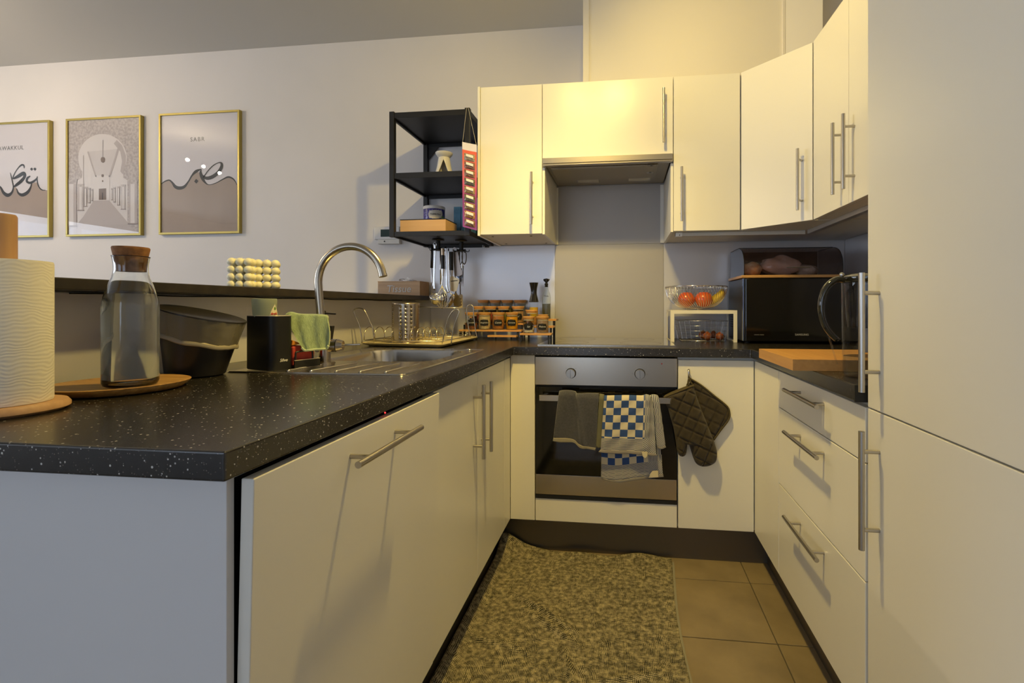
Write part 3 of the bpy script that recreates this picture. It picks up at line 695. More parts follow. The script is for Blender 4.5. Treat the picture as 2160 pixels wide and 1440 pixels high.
rim = MB().tube([(p[0], p[1], CH + 0.0008) for p in rr3(-0.114, -0.001, 0.001, 0.063, 0.018)], 0.0013, 6, closed=True).build('rim', mat('caddy_rim', (0.55, 0.50, 0.42), 0.35, 0.6), cd_, smooth='all', world=False)
trb = MB(); trb.box(-0.115, 0, 0.0645, 0.142, 0.0006, 0.004); trb.box(-0.0035, 0, 0.0645, 0.142, 0.004, 0.021); trb.box(-0.115, -0.1115, 0.0645, 0.142, 0.004, 0.021); trb.box(-0.1115, -0.0035, 0.1385, 0.142, 0.004, 0.021)
trb.build('sponge_tray', M_cad, cd_, world=False)
MB().box(-0.004, 0.0003, 0.0645, 0.1423, 0.021, 0.0222).build('tray_edge', mat('caddy_edge', (0.7, 0.62, 0.5), 0.35, 0.4), cd_, world=False)
MB().tube(spline([(-0.008, 0.073, 0.006), (-0.008, 0.073, 0.037), (-0.008, 0.079, 0.044), (-0.008, 0.118, 0.044), (-0.008, 0.124, 0.037), (-0.008, 0.124, 0.006)], 4), 0.0026, 8).build('sponge_rail', M_black, cd_, smooth='all', world=False)
MB().tube([(-0.055, 0.062, CH - 0.014), (-0.055, 0.120, CH - 0.014)], 0.003, 8).build('cloth_rail', M_black, cd_, smooth='all', world=False)
Mlogo = Matrix.Translation((0.0006, 0.033, 0.026)) @ Matrix.Rotation(PI / 2, 4, 'Z') @ Matrix.Rotation(PI / 2, 4, 'X')
lg_ = text('5five', 0.0115, mat('logo_white', (0.75, 0.72, 0.64), 0.5), cd_, Mlogo, 'logo', shear=0.25, world=False)
# sponge pack on the tray
spg = thing('sponge_pack', 'red and orange sponge on the low tray of the black caddy', 'sponge', (-0.871, 1.238, W + 0.0080), -0.319)
MB().prism([(-0.034, 0.001), (0.030, 0.001), (0.034, 0.030), (0.030, 0.050), (-0.012, 0.056), (-0.034, 0.054)], -0.060, -0.018, 'x').build('sponge', mat('red_sponge', (0.42, 0.035, 0.025), 0.7, col2=(0.50, 0.07, 0.05), scale=30, bump=0.3), spg, bevel=0.004, world=False)
MB().prism([(-0.034, 0.0565), (-0.012, 0.0585), (0.000, 0.0575), (-0.032, 0.072)], -0.058, -0.020, 'x').build('wrapper', mat('orange_wrapper', (0.55, 0.20, 0.02), 0.45), spg, bevel=0.003, world=False)
# green cloth
cl_axis = []
M_cloth = mat('green_microfibre', (0.29, 0.37, 0.20), 0.95, col2=(0.22, 0.29, 0.15), scale=140, stretch=(1, 1, 0.3), bump=0.8, bscale=420, sheen=0.4)
def lerp2(a, b, t): return tuple(a[k] + (b[k] - a[k]) * t for k in range(len(a)))
_arc = {}
def poly_at(pts, s):
    k = id(pts)
    if k not in _arc or _arc[k][0] is not pts:
        c = [0.0]
        for i in range(1, len(pts)): c.append(c[-1] + math.dist(pts[i], pts[i - 1]))
        _arc[k] = (pts, c)
    c = _arc[k][1]; d = max(0.0, min(1.0, s)) * c[-1]
    import bisect
    i = max(0, min(len(pts) - 2, bisect.bisect_right(c, d) - 1)); w = c[i + 1] - c[i]
    return lerp2(pts[i], pts[i + 1], (d - c[i]) / w if w else 0)
def poly_at_old(pts, s):
    n = len(pts) - 1; x = s * n; i = min(int(x), n - 1); return lerp2(pts[i], pts[i + 1], x - i)
ctop = spline([(596, 664), (608, 660), (625, 664), (660, 665), (682, 667), (688, 673)], 4); cbot = spline([(638, 733), (644, 739), (662, 737), (680, 736), (688, 735), (696, 728)], 4)
def cloth_fn(s, t):
    a = poly_at(ctop, s); b = poly_at(cbot, s); u = a[0] + (b[0] - a[0]) * t; v = a[1] + (b[1] - a[1]) * t
    if s > 0.8: u += 5 * math.sin(t * PI) * (s - 0.8) / 0.2
    fold = 0.0022 * math.sin(s * 19 + t * 2) + 0.003 * math.sin(s * 7)
    q = at(u, v, Y=1.222 + 0.04 * s)
    k = 0.020 * (1 - t) ** 3
    return (q[0] - fold * 0.3, q[1] - fold + k * 0.5, q[2])
o = MB().grid(44, 40, cloth_fn, 0.006, (0.2, -0.98, 0)).build('cleaning_cloth', M_cloth, None, smooth='all'); tag(o, 'pale green ribbed cleaning cloth hung over the black caddy', 'cloth')
def cloth_top(s, t):
    a = poly_at(ctop, s); q = at(a[0], a[1], Y=1.222 + 0.04 * s); fold = 0.003 * math.sin(s * 7) + 0.0022 * math.sin(s * 19)
    ang = t * PI
    return (q[0] - 0.016 * (1 - math.cos(ang)) * 0.5, q[1] - fold + 0.010 + 0.016 * (1 - math.cos(ang)), q[2] + 0.0035 * math.sin(ang) - 0.05 * max(0, t - 0.6))
MB().grid(30, 12, cloth_top, 0.005, (0, 0, 1)).build('back_fold', M_cloth, o, smooth='all')
MB().tube([cloth_fn(i / 20, 1.0) for i in range(21)], 0.0032, 8).build('hem', mat('green_hem', (0.42, 0.50, 0.30), 0.9), o, smooth='all')
# washing-up liquid standing in the caddy
SX, SY = at(558, 640, Y=1.187)[0], 1.187
dt = thing('dish_soap_bottle', 'upturned pale green dish soap bottle with a drop-shaped label in the caddy', 'bottle', (SX, SY, W + 0.095))
prof = [(0.0, 0.0), (0.022, 0.0), (0.0255, 0.030), (0.0292, 0.076), (0.0300, 0.090), (0.0290, 0.0945), (0.027, 0.095), (0.0, 0.0945)]
MB().lathe(prof, (SX, SY, W + 0.0975), 40).build('bottle', mat('frosted_green_plastic', (0.52, 0.58, 0.44), 0.3, trans=0.6, ior=1.15), dt, smooth=True)
def soap_pt(u, v, lift):
    q = Vector(at(u, v, Y=SY)) ; c = Vector((SX, SY, q.z)); d = Vector((0, 0, 0)); eye = Vector((0, 0, EYE)); r = 0.0292 + lift
    # meet the bottle's round side
    dr2 = (q - eye).normalized(); A_ = dr2.x ** 2 + dr2.y ** 2; ox, oy = eye.x - SX, eye.y - SY
    B2 = 2 * (ox * dr2.x + oy * dr2.y); C2 = ox * ox + oy * oy - r * r; D2 = max(0, B2 * B2 - 4 * A_ * C2); t = (-B2 - math.sqrt(D2)) / (2 * A_)
    return eye + dr2 * t
def patch(name, pts, mat_, parent, lift, fn):
    mb = MB(); c = (sum(p[0] for p in pts) / len(pts), sum(p[1] for p in pts) / len(pts))
    n = len(pts); mb.v = [tuple(fn(c[0], c[1], lift))]
    for k in (0.25, 0.5, 0.75, 1.0): mb.v += [tuple(fn(c[0] + (p[0] - c[0]) * k, c[1] + (p[1] - c[1]) * k, lift)) for p in pts]
    mb.f = [(0, 1 + (i + 1) % n, 1 + i) for i in range(n)]
    for j in range(3): mb.f += [(1 + j * n + i, 1 + j * n + (i + 1) % n, 1 + (j + 1) * n + (i + 1) % n, 1 + (j + 1) * n + i) for i in range(n)]
    return mb.build(name, mat_, parent)
drop = spline([(580, 641), (575, 650), (571, 658), (570, 667), (584, 667), (585, 658), (583, 650), (580, 641)], 5)[:-1]
dl = patch('drop_label', drop, mat('label_cream', (0.72, 0.68, 0.50), 0.5), dt, 0.0006, soap_pt)
patch('drop_mark', spline([(580, 646), (578.5, 650), (579.5, 653), (581.5, 653), (582, 650), (580, 646)], 4)[:-1], mat('label_green', (0.12, 0.25, 0.04), 0.5), dl, 0.0012, soap_pt)
q = soap_pt(578, 661.5, 0.0012); nrm = Vector((q.x - SX, q.y - SY, 0)).normalized(); ang = math.atan2(nrm.y, nrm.x) + PI / 2
text('dreft', 0.0105, mat('label_red', (0.55, 0.03, 0.02), 0.5), dl, Matrix.Translation(q) @ Matrix.Rotation(ang, 4, 'Z') @ Matrix.Rotation(PI / 2, 4, 'X'), 'lettering')
# dish brush behind the tap
db = thing('dish_brush', 'black dish brush standing behind the tap', 'brush', at(700, 735, Y=1.42))
M_br = mat('black_brush', (0.010, 0.009, 0.008), 0.5)
a, b = at(672, 660, Y=1.42), at(708, 661, Y=1.42)
db.location = (at(695, 752, Y=1.42)[0], 1.42, W + 0.004)
MB().cyl(at(676, 660, Y=1.42), at(708, 662, Y=1.42), 0.0026, 10).build('handle', M_br, db, smooth=True)
MB().box(at(674, 660, Y=1.42)[0], at(685, 660, Y=1.42)[0], 1.412, 1.428, at(680, 667, Y=1.42)[2], at(680, 655, Y=1.42)[2]).build('handle_end', M_br, db, bevel=0.002)
p0 = at(692, 687, Y=1.42); p1 = at(703, 687, Y=1.42); p2 = at(699, 715, Y=1.42); p3 = at(692, 752, Y=1.42); p4 = at(686, 752, Y=1.42)
MB().prism([(p4[0], p4[2]), (p3[0] + 0.003, p3[2]), (p2[0], p2[2]), (p1[0], p1[2]), (p0[0], p0[2])], 1.412, 1.428, 'y').build('bristle_block', M_br, db, bevel=0.001)
MB().cyl(at(683, 664, Y=1.42), at(692, 690, Y=1.42), 0.003, 8).build('neck', M_br, db, smooth=True)

# ================================================================== dish rack
rt = thing('drying_mat_tray', 'beige drip tray beneath the wire dish rack', 'tray', (-0.92, 2.15, W))
M_tray = mat('beige_plastic', (0.50, 0.42, 0.25), 0.4)
FLc, FRc, BRc, BLc = (-1.122, 1.935), (-0.735, 1.880), (-0.742, 2.395), (-1.122, 2.43)
def quad_in(d, z):
    cx0 = sum(p[0] for p in (FLc, FRc, BRc, BLc)) / 4; cy0 = sum(p[1] for p in (FLc, FRc, BRc, BLc)) / 4
    c4 = []
    for p in (FLc, FRc, BRc, BLc):
        v = Vector((p[0] - cx0, p[1] - cy0)); c4.append((p[0] - d * (1 if v.x > 0 else -1), p[1] - d * (1 if v.y > 0 else -1)))
    out_ = []
    for i in range(4):
        a = Vector(c4[i - 1]); b = Vector(c4[i]); c = Vector(c4[(i + 1) % 4]); r = 0.02
        p_in = b + (a - b).normalized() * r; p_out = b + (c - b).normalized() * r
        for k in range(7):
            t = k / 6; q = p_in * (1 - t) ** 2 + b * 2 * t * (1 - t) + p_out * t * t; out_.append((q.x, q.y, z))
    return out_
ringmesh([quad_in(0.022, W + 0.0005), quad_in(0.004, W + 0.010), quad_in(0, W + 0.0155), quad_in(0.003, W + 0.0170), quad_in(0.012, W + 0.0125)]).build('tray', M_tray, rt, smooth=True)
for i in range(14):
    y = 1.965 + i * 0.031; MB().cyl((-1.09, y, W + 0.0125), (-0.765, y - 0.018 * 0, W + 0.0125), 0.0014, 6).build('tray_rib', M_tray, rt, smooth='all')
M_wire = mat('steel_wire', (0.62, 0.58, 0.50), 0.22, 1.0)
dk = thing('dish_rack', 'empty steel wire dish rack with looped handles', 'dish rack', (-0.92, 2.15, W + 0.013))
ZR = 0.9185
cor = [(-1.105, 1.945), (-0.752, 1.912), (-0.752, 2.355), (-1.105, 2.385)]
MB().tube([(p[0], p[1], ZR) for p in cor], 0.0026, 8, closed=True).build('base_frame', M_wire, dk, smooth='all')
MB().tube([(-1.105, 2.06, ZR), (-0.752, 2.045, ZR)], 0.0022, 8).build('cross_wire', M_wire, dk, smooth='all')
MB().tube([(-1.105, 2.25, ZR), (-0.752, 2.235, ZR)], 0.0022, 8).build('cross_wire', M_wire, dk, smooth='all')
arc_u = (772, 793, 814, 829, 843, 857, 869, 882, 895, 908, 922)
for u_ in arc_u:
    x0 = at(u_, 721, Y=1.955)[0]
    if x0 > -0.755: x0 = -0.758
    pts = [(x0 + 0.010 * 0, 1.935 + (0.045 - 0.045 * math.cos(PI * k / 12)) + 0.005, ZR + 0.056 * math.sin(PI * k / 12) ** 0.7) for k in range(13)]
    MB().tube(pts, 0.0019, 8).build('plate_divider', M_wire, dk, smooth='all')
for u_ in (900, 925, 950, 975, 990):
    x0 = max(-1.09, min(-0.76, at(u_, 715, Y=2.33)[0]))
    pts = [(x0, 2.27 + (0.04 - 0.04 * math.cos(PI * k / 10)), ZR + 0.018 * math.sin(PI * k / 10)) for k in range(11)]
    MB().tube(pts, 0.0017, 6).build('plate_divider', M_wire, dk, smooth='all')
def loop(px_, Y_): MB().tube([at(u, v, Y=Y_) for u, v in spline(px_, 4)], 0.0026, 8).build('handle_loop', M_wire, dk, smooth='all')
loop([(764, 724), (761, 700), (758, 687), (751, 670), (746, 658), (748, 652), (758, 650), (767, 653), (773, 662), (781, 680), (786, 692), (790, 725)], 1.955)
loop([(932, 729), (938, 697), (945, 672), (955, 656), (963, 652), (968.5, 657), (963, 673), (957, 690), (951, 727)], 1.925)
loop([(993, 714), (988, 689), (985, 662), (985, 648), (991, 642), (998, 647), (999, 662), (1002, 689), (1006, 713)], 2.355)
loop([(868, 714), (865, 690), (862, 664), (861, 649), (866, 644), (873, 649), (875, 664), (878, 690), (881, 714)], 2.375)
MB().tube([at(866, 646.5, Y=2.375), at(988, 650, Y=2.355)], 0.0024, 8).build('top_rail', M_wire, dk, smooth='all')
# perforated cutlery holder
KX, KY = -0.944, 1.990; KR = 0.0575; K0 = 0.9065; K1 = 1.078
M_perf = mat('cutlery_steel', (0.52, 0.46, 0.38), 0.24, 1.0, rvar=0.04, scale=50)
ch = thing('cutlery_holder', 'perforated steel cutlery holder standing in the dish rack', 'holder', (KX, KY, K0))
mb = MB(); n_c = 96; rows = 30; hole = set()
for r_ in range(2, 27, 3):
    for c_ in range(0, n_c, 6):
        if (c_ // 6) % 4 in (0, 1, 2): hole.add((r_, c_)); hole.add((r_, c_ + 1)); hole.add((r_ + 1, c_)); hole.add((r_ + 1, c_ + 1)) if False else None
vs = []
for r_ in range(rows + 1):
    for c_ in range(n_c):
        t = 2 * PI * c_ / n_c; vs.append((KX + KR * math.cos(t), KY + KR * math.sin(t), K0 + (K1 - K0) * r_ / rows))
fs = [(r_ * n_c + c_, r_ * n_c + (c_ + 1) % n_c, (r_ + 1) * n_c + (c_ + 1) % n_c, (r_ + 1) * n_c + c_) for r_ in range(rows) for c_ in range(n_c) if (r_, c_) not in hole]
fs.append(tuple(range(n_c))[::-1])
mb.add(vs, fs); o = mb.build('cylinder', M_perf, ch, smooth=True); so = o.modifiers.new('s', 'SOLIDIFY'); so.thickness = 0.0008
MB().lathe([(KR + 0.0008, 0), (KR + 0.0016, 0.001), (KR + 0.0008, 0.002), (KR - 0.001, 0.001)], (KX, KY, K1 - 0.001), 64, closed=True).build('rim', M_perf, ch, smooth=True)
MB().lathe([(KR + 0.0006, 0), (KR + 0.0050, -0.002), (KR + 0.0050, -0.0035), (KR - 0.002, -0.003)], (KX, KY, K0 + 0.004), 48, closed=True).build('foot', M_perf, ch, smooth=True)

# tissue box
tb = thing('tissue_box', 'wooden tissue box lettered Tissue on the bar ledge', 'box', (-1.21, 2.55, 1.1214))
M_oak = wood('light_oak', (0.55, 0.36, 0.20), (0.47, 0.30, 0.165), 8, 'x', 0.5)
X0, X1, Y0, Y1 = at(797, 600, Y=2.49)[0], -1.1005, 2.49, 2.612
MB().box(X0, X1, Y0, Y1, 1.1216, 1.196).build('box', M_oak, tb, bevel=0.001)
MB().box(X0 - 0.001, X1 + 0.001, Y0 - 0.001, Y1, 1.1962, 1.2005).build('lid', M_oak, tb, bevel=0.0008)
cxx = (X0 + X1) / 2
text('Tissue', 0.055, mat('letter_white', (0.60, 0.58, 0.56), 0.6), tb, face_y(cxx, Y0 - 0.0012, 1.157), 'lettering', shear=0.15)
def tis(s, t):
    a = 2 * PI * s; r = 0.03 * (1 - t) + 0.004 * math.sin(a * 5) * t
    return (cxx + 0.02 + (0.055 * (1 - 0.3 * t)) * (s * 2 - 1) + 0.006 * math.sin(t * 6), 2.548 + 0.012 * math.sin(s * 9 + t * 4), 1.200 + 0.022 * t * (0.5 + 0.5 * math.sin(s * PI)) + 0.003 * math.sin(s * 14))
tag(MB().grid(20, 8, tis, 0.001, (0, 1, 0)).build('tissue', mat('tissue_paper', (0.78, 0.77, 0.76), 0.9), tb, smooth='all'))

# thermostat
th = thing('thermostat', 'white wall thermostat with a dark green display left of the black shelf', 'thermostat', (-1.36, 2.62, 1.425))
a = at(789, 478, Y=YW - 0.02); b = at(843, 505, Y=YW - 0.02)
MB().box(a[0], b[0] - 0.001, YW - 0.022, YW - 0.0005, b[2] + 0.002, a[2]).build('housing', mat('thermostat_white', (0.62, 0.61, 0.60), 0.45), th, bevel=0.004)
c = at(803, 484, Y=YW - 0.022); d = at(823, 499, Y=YW - 0.022)
MB().box(c[0], d[0] + 0.012, YW - 0.0228, YW - 0.0221, d[2], c[2]).build('display', mat('lcd_green', (0.010, 0.028, 0.020), 0.2), th)
e = at(797, 505, Y=YW - 0.024); f_ = at(843, 514, Y=YW - 0.024)
MB().box(e[0], f_[0], YW - 0.028, YW - 0.0005, f_[2], e[2]).build('lower_bar', mat('thermostat_grey', (0.60, 0.58, 0.53), 0.45), th, bevel=0.003)
g = at(811, 509, Y=YW - 0.028); MB().lathe([(0, 0), (0.004, 0), (0.004, 0.001), (0, 0.001)], (g[0], YW - 0.0285, g[2]), 16, (0, -1, 0)).build('dial', M_dark, th)

# ================================================================== open shelf
sh = thing('shelf_unit', 'black metal open shelf unit hung left of the wall cabinets', 'shelf', (-0.93, 2.42, 1.40))
SX0, SX1, SY0, SY1, SZ0, SZ1 = -1.1300, -0.7290, 2.205, YW - 0.003, 1.3985, 2.004
M_sh = mat('black_powder_coat', (0.011, 0.010, 0.009), 0.42, bump=0.03, scale=300)
pw = 0.024
for x in (SX0, SX1 - pw):
    for y in (SY0, SY1 - pw):
        MB().box(x, x + pw, y, y + pw, SZ0, SZ1).build('post', M_sh, sh, bevel=0.001)
for z0, z1 in ((SZ1 - 0.0320, SZ1 - 0.005), (1.6805, 1.7075), (SZ0 + 0.002, SZ0 + 0.0255)):
    t_ = MB().box(SX0 + 0.006, SX1 - 0.006, SY0 + 0.004, SY1 - 0.004, z0 + 0.010, z0 + 0.014).build('shelf_board', M_sh, sh)
    MB().box(SX0 + pw, SX1 - pw, SY0 + 0.003, SY0 + 0.014, z0, z1).build('front_rail', M_sh, t_, bevel=0.001)
    MB().box(SX0 + pw, SX1 - pw, SY1 - 0.014, SY1 - 0.003, z0 - 0.008, z1 - 0.008).build('back_rail', M_sh, t_, bevel=0.001)
    for x in (SX0 + 0.003, SX1 - 0.014): MB().box(x, x + 0.011, SY0 + pw, SY1 - pw, z0, z1).build('side_rail', M_sh, t_, bevel=0.001)
for x in (SX0 + pw, SX1 - pw - 0.004):
    s1 = 1 if x < -1 else -1
    MB().prism([(x if s1 > 0 else x + 0.004, SZ1 - 0.03), (x + s1 * 0.07, SZ1 - 0.03), (x, SZ1 - 0.115)], SY1 - 0.012, SY1 - 0.008, 'y').build('corner_bracket', M_sh, sh)
MB().lathe([(0, 0), (0.008, 0), (0.008, 0.012), (0, 0.012)], (-0.775, 2.585, SZ0 - 0.010), 12).build('fixing_bolt', M_chrome, sh, smooth=True)
# tea-light burner
p = at(937, 345, Y=2.37); bz = 1.7075 - 0.0125
ob = thing('oil_burner', 'white ceramic oil burner with a drop-shaped opening on the middle shelf', 'burner', (p[0], 2.37, bz - 0.001))
ztop = at(937, 323, Y=2.37)[2]; hh = ztop - bz
M_cer = mat('white_ceramic', (0.72, 0.68, 0.58), 0.35)
mb = MB(); nn_ = 160; prof = [(0.050, 0), (0.048, 0.02), (0.043, 0.05), (0.036, 0.08), (0.029, hh - 0.030), (0.026, hh - 0.024)]
vs = []; 
pf = spline(prof, 14)
for r, h in pf:
    for i in range(nn_):
        t = 2 * PI * i / nn_; vs.append((p[0] + r * math.cos(t), 2.37 + r * math.sin(t), bz + h))
fs = []
for j in range(len(pf) - 1):
    hm = pf[j][1] / hh
    for i in range(nn_):
        a_ = 2 * PI * (i + 0.5) / nn_; da = abs((a_ - math.radians(285) + PI) % (2 * PI) - PI)
        wdt = 0.62 * max(0, 1 - abs(hm - 0.30) / 0.42) ** 0.8 if hm < 0.75 else 0
        if hm < 0.04: wdt = 0
        if da < wdt: continue
        fs.append((j * nn_ + i, j * nn_ + (i + 1) % nn_, (j + 1) * nn_ + (i + 1) % nn_, (j + 1) * nn_ + i))
mb.add(vs, fs); o = mb.build('body', M_cer, ob, smooth='all'); so = o.modifiers.new('s', 'SOLIDIFY'); so.thickness = 0.004
MB().lathe([(0, hh - 0.026), (0.024, hh - 0.026), (0.034, hh - 0.018), (0.0425, hh - 0.006), (0.0435, hh), (0.040, hh), (0.030, hh - 0.010), (0.0, hh - 0.014)], (p[0], 2.37, bz), 40).build('dish', M_cer, ob, smooth=True)
# wooden tray box with dark top on the bottom shelf
SB = SZ0 + 0.016 + 0.0004
wbx = thing('wooden_box', 'low wooden box with a dark lid on the bottom of the black shelf', 'box', (-0.97, 2.3, SB))
x0 = at(844, 475, Y=2.240)[0]; x1 = at(940, 475, Y=2.240)[0]
MB().box(x0, x1, 2.240, 2.395, SB, 1.4845).build('box', wood('pale_maple', (0.60, 0.37, 0.17), (0.54, 0.32, 0.14), 6, 'x', 0.5), wbx, bevel=0.0008)
MB().box(x0 - 0.001, x1 + 0.001, 2.239, 2.396, 1.4847, 1.4885).build('lid', M_black, wbx, bevel=0.0006)
# tea tin
p = at(916, 450, Y=2.455); tz = at(916, 432, Y=2.405)[2]; R_t = 0.0560
tt = thing('tea_tin', 'round purple tea tin with a white label and lid behind the wooden box', 'tin', (p[0], 2.455, SB))
M_tin = mat('purple_tin', (0.030, 0.018, 0.16), 0.3, col2=(0.16, 0.13, 0.42), scale=110, lo=0.52, hi=0.60, coat=0.2)
MB().lathe([(0, 0), (R_t - 0.001, 0), (R_t, 0.002), (R_t, tz - SB - 0.018), (0, tz - SB - 0.018)], (p[0], 2.455, SB), 48).build('can', M_tin, tt, smooth=True)
MB().lathe([(0, 0), (R_t + 0.001, 0), (R_t + 0.001, 0.013), (R_t - 0.001, 0.016), (0, 0.017)], (p[0], 2.455, tz - 0.0175), 48).build('lid', mat('tin_lid', (0.72, 0.68, 0.62), 0.35), tt, smooth=True)
TXc, TYc = p[0], 2.455
def cyl_pt(cx1, cy1, r1):
    def fn(u, v, lift):
        q = Vector(at(u, v, Y=cy1)); eye = Vector((0, 0, EYE)); dr2 = (q - eye).normalized(); r = r1 + lift
        A_ = dr2.x ** 2 + dr2.y ** 2; ox, oy = -cx1, -cy1; B2 = 2 * (ox * dr2.x + oy * dr2.y); C2 = ox * ox + oy * oy - r * r
        D2 = max(0, B2 * B2 - 4 * A_ * C2); return eye + dr2 * ((-B2 - math.sqrt(D2)) / (2 * A_))
    return fn
fn = cyl_pt(TXc, TYc, R_t)
lab_pts = [(918.5 + 14.2 * math.copysign(abs(math.cos(2 * PI * k / 40)) ** 0.4, math.cos(2 * PI * k / 40)) * (1 + 0.05 * math.cos(16 * PI * k / 40)), 451.5 + 8.6 * math.copysign(abs(math.sin(2 * PI * k / 40)) ** 0.4, math.sin(2 * PI * k / 40)) * (1 + 0.07 * math.cos(16 * PI * k / 40))) for k in range(40)]
tl = patch('label', lab_pts, mat('tin_label', (0.66, 0.60, 0.50), 0.5), tt, 0.0006, fn)
q = fn(918.5, 451.5, 0.0030); nrm = Vector((q.x - TXc, q.y - TYc, 0)).normalized()
text('KUSMI TEA', 0.0108, M_dark, tl, Matrix.Translation(q) @ Matrix.Rotation(math.atan2(nrm.y, nrm.x) + PI / 2, 4, 'Z') @ Matrix.Rotation(PI / 2, 4, 'X'), 'lettering')
patch('green_mark', [(931, 456), (936, 456), (936, 463), (931, 463)], mat('mark_green', (0.16, 0.30, 0.08), 0.5), tt, 0.0006, fn)
# books
for lab, u0, u1, vt, yy, col, dz in (('turquoise cookbook leaning at the back of the bottom shelf', 957, 972, 436, 2.47, (0.05, 0.16, 0.23), 0), ('blue and cream cookbook behind the hanging tea sampler', 973, 990, 437, 2.45, (0.04, 0.15, 0.24), 0.004), ('dark green cookbook at the right end of the bottom shelf', 991, 1004, 462, 2.40, (0.02, 0.11, 0.085), 0.0)):
    xa, xb = at(u0, 470, Y=yy)[0], at(u1, 470, Y=yy)[0]; zt_ = at(u0, vt, Y=yy)[2]
    xb = min(xb, -0.752)
    bk = thing('book', lab, 'book', ((xa + xb) / 2, yy, SB))
    MB().box(xa, xb, yy, yy + 0.13, SB, zt_).build('cover', mat('book_cover', col, 0.4, col2=tuple(c * 1.6 + 0.02 for c in col), scale=18), bk, bevel=0.001)
    MB().box(xa + 0.002, xb - 0.002, yy + 0.004, yy + 0.131, zt_ + 0.0002, zt_ + 0.0008).build('pages', M_white, bk)
    if u0 == 957 or u0 == 973:
        MB().box(xa + 0.003, xb - 0.003, yy - 0.0009, yy - 0.0002, SB + 0.008, SB + 0.045).build('cover_picture', mat('cover_picture', (0.55, 0.20, 0.12), 0.5, col2=(0.55, 0.48, 0.40), scale=40, lo=0.45, hi=0.55), bk)
# tea sampler strip on two strings
M_tea = ((0.42, 0.33, 0.20), (0.30, 0.12, 0.06), (0.32, 0.14, 0.05), (0.15, 0.13, 0.07), (0.42, 0.27, 0.08), (0.13, 0.11, 0.03), (0.30, 0.17, 0.05), (0.48, 0.22, 0.05), (0.26, 0.11, 0.04))
ts = thing('tea_sampler', 'hanging strip of nine tea sample bags on the black shelf post', 'tea sampler', at(990, 400, Y=2.185))
YT = 2.190
a, b, c, d = at(975, 299, Y=YT), at(1005.5, 305, Y=YT - 0.010), at(1006, 486, Y=YT - 0.010), at(976, 478, Y=YT)
def card_mat():
    m, nt, bb = new('tea_card'); N = nt.nodes; L = nt.links
    tc = N.new('ShaderNodeTexCoord'); sp_ = N.new('ShaderNodeSeparateXYZ'); L.new(tc.outputs['UV'], sp_.inputs[0])
    r = N.new('ShaderNodeValToRGB'); L.new(sp_.outputs[1], r.inputs[0]); e = r.color_ramp.elements
    e[0].position = 0.0; e[0].color = (0.75, 0.70, 0.70, 1); e[1].position = 0.085; e[1].color = (0.75, 0.70, 0.70, 1)
    for p_, c_ in ((0.09, (0.75, 0.13, 0.06, 1)), (0.28, (0.72, 0.16, 0.13, 1)), (0.5, (0.55, 0.09, 0.20, 1)), (0.68, (0.22, 0.04, 0.20, 1)), (1.0, (0.26, 0.06, 0.26, 1))):
        q_ = e.new(p_); q_.color = c_
    L.new(r.outputs[0], bb.inputs['Base Color']); bb.inputs['Roughness'].default_value = 0.4
    return m
def card(s, t):
    p_ = lerp2(lerp2(a, b, s), lerp2(d, c, s), t); return (p_[0], p_[1] + 0.002 * math.sin(s * PI), p_[2])
MB().grid(4, 16, card, 0.0008, (0, -1, 0)).build('card', card_mat(), ts)
M_film = mat('cellophane', (0.9, 0.88, 0.85), 0.12, alpha=0.28, spec=1.0, bump=0.6, scale=90)
for k in range(9):
    t0 = 0.125 + k * 0.096; q = card(0.52, t0 + 0.040)
    o = MB().grid(12, 10, lambda s, t: (lambda p_: (p_[0], p_[1] - 0.0010 - 0.0085 * math.sin(PI * min(1, max(0, s))) ** 0.6 * math.sin(PI * t) ** 0.6 * (0.85 + 0.2 * math.sin(s * 17 + k) * math.sin(t * 13)), p_[2]))(card(0.13 + 0.74 * s, t0 + 0.084 * t)), 0).build('tea_pouch', mat('tea_leaves', M_tea[k], 0.55, col2=tuple(x * 0.35 for x in M_tea[k]), scale=170, bump=0.9, coat=0.6), ts, smooth='all')
    lb_ = MB().grid(2, 1, lambda s, t: (lambda p_: (p_[0], p_[1] - 0.0108, p_[2]))(card(0.30 + 0.50 * s, t0 + 0.010 + 0.030 * t + 0.008 * s)), 0.0003, (0, -1, 0)).build('sticker', mat('sticker_white', (0.80, 0.76, 0.66), 0.5), o)
post_top = (SX1 - pw / 2, SY0 + 0.003, SZ1 + 0.002)
for e_ in (card(0.03, 0.0), card(0.97, 0.0)):
    MB().tube([e_, (post_top[0] + (e_[0] - post_top[0]) * 0.12, SY0 - 0.002, SZ1 - 0.004), (post_top[0], SY0 + 0.004, SZ1 + 0.0015)], 0.0007, 6).build('string', mat('string', (0.6, 0.55, 0.42), 0.8), ts)
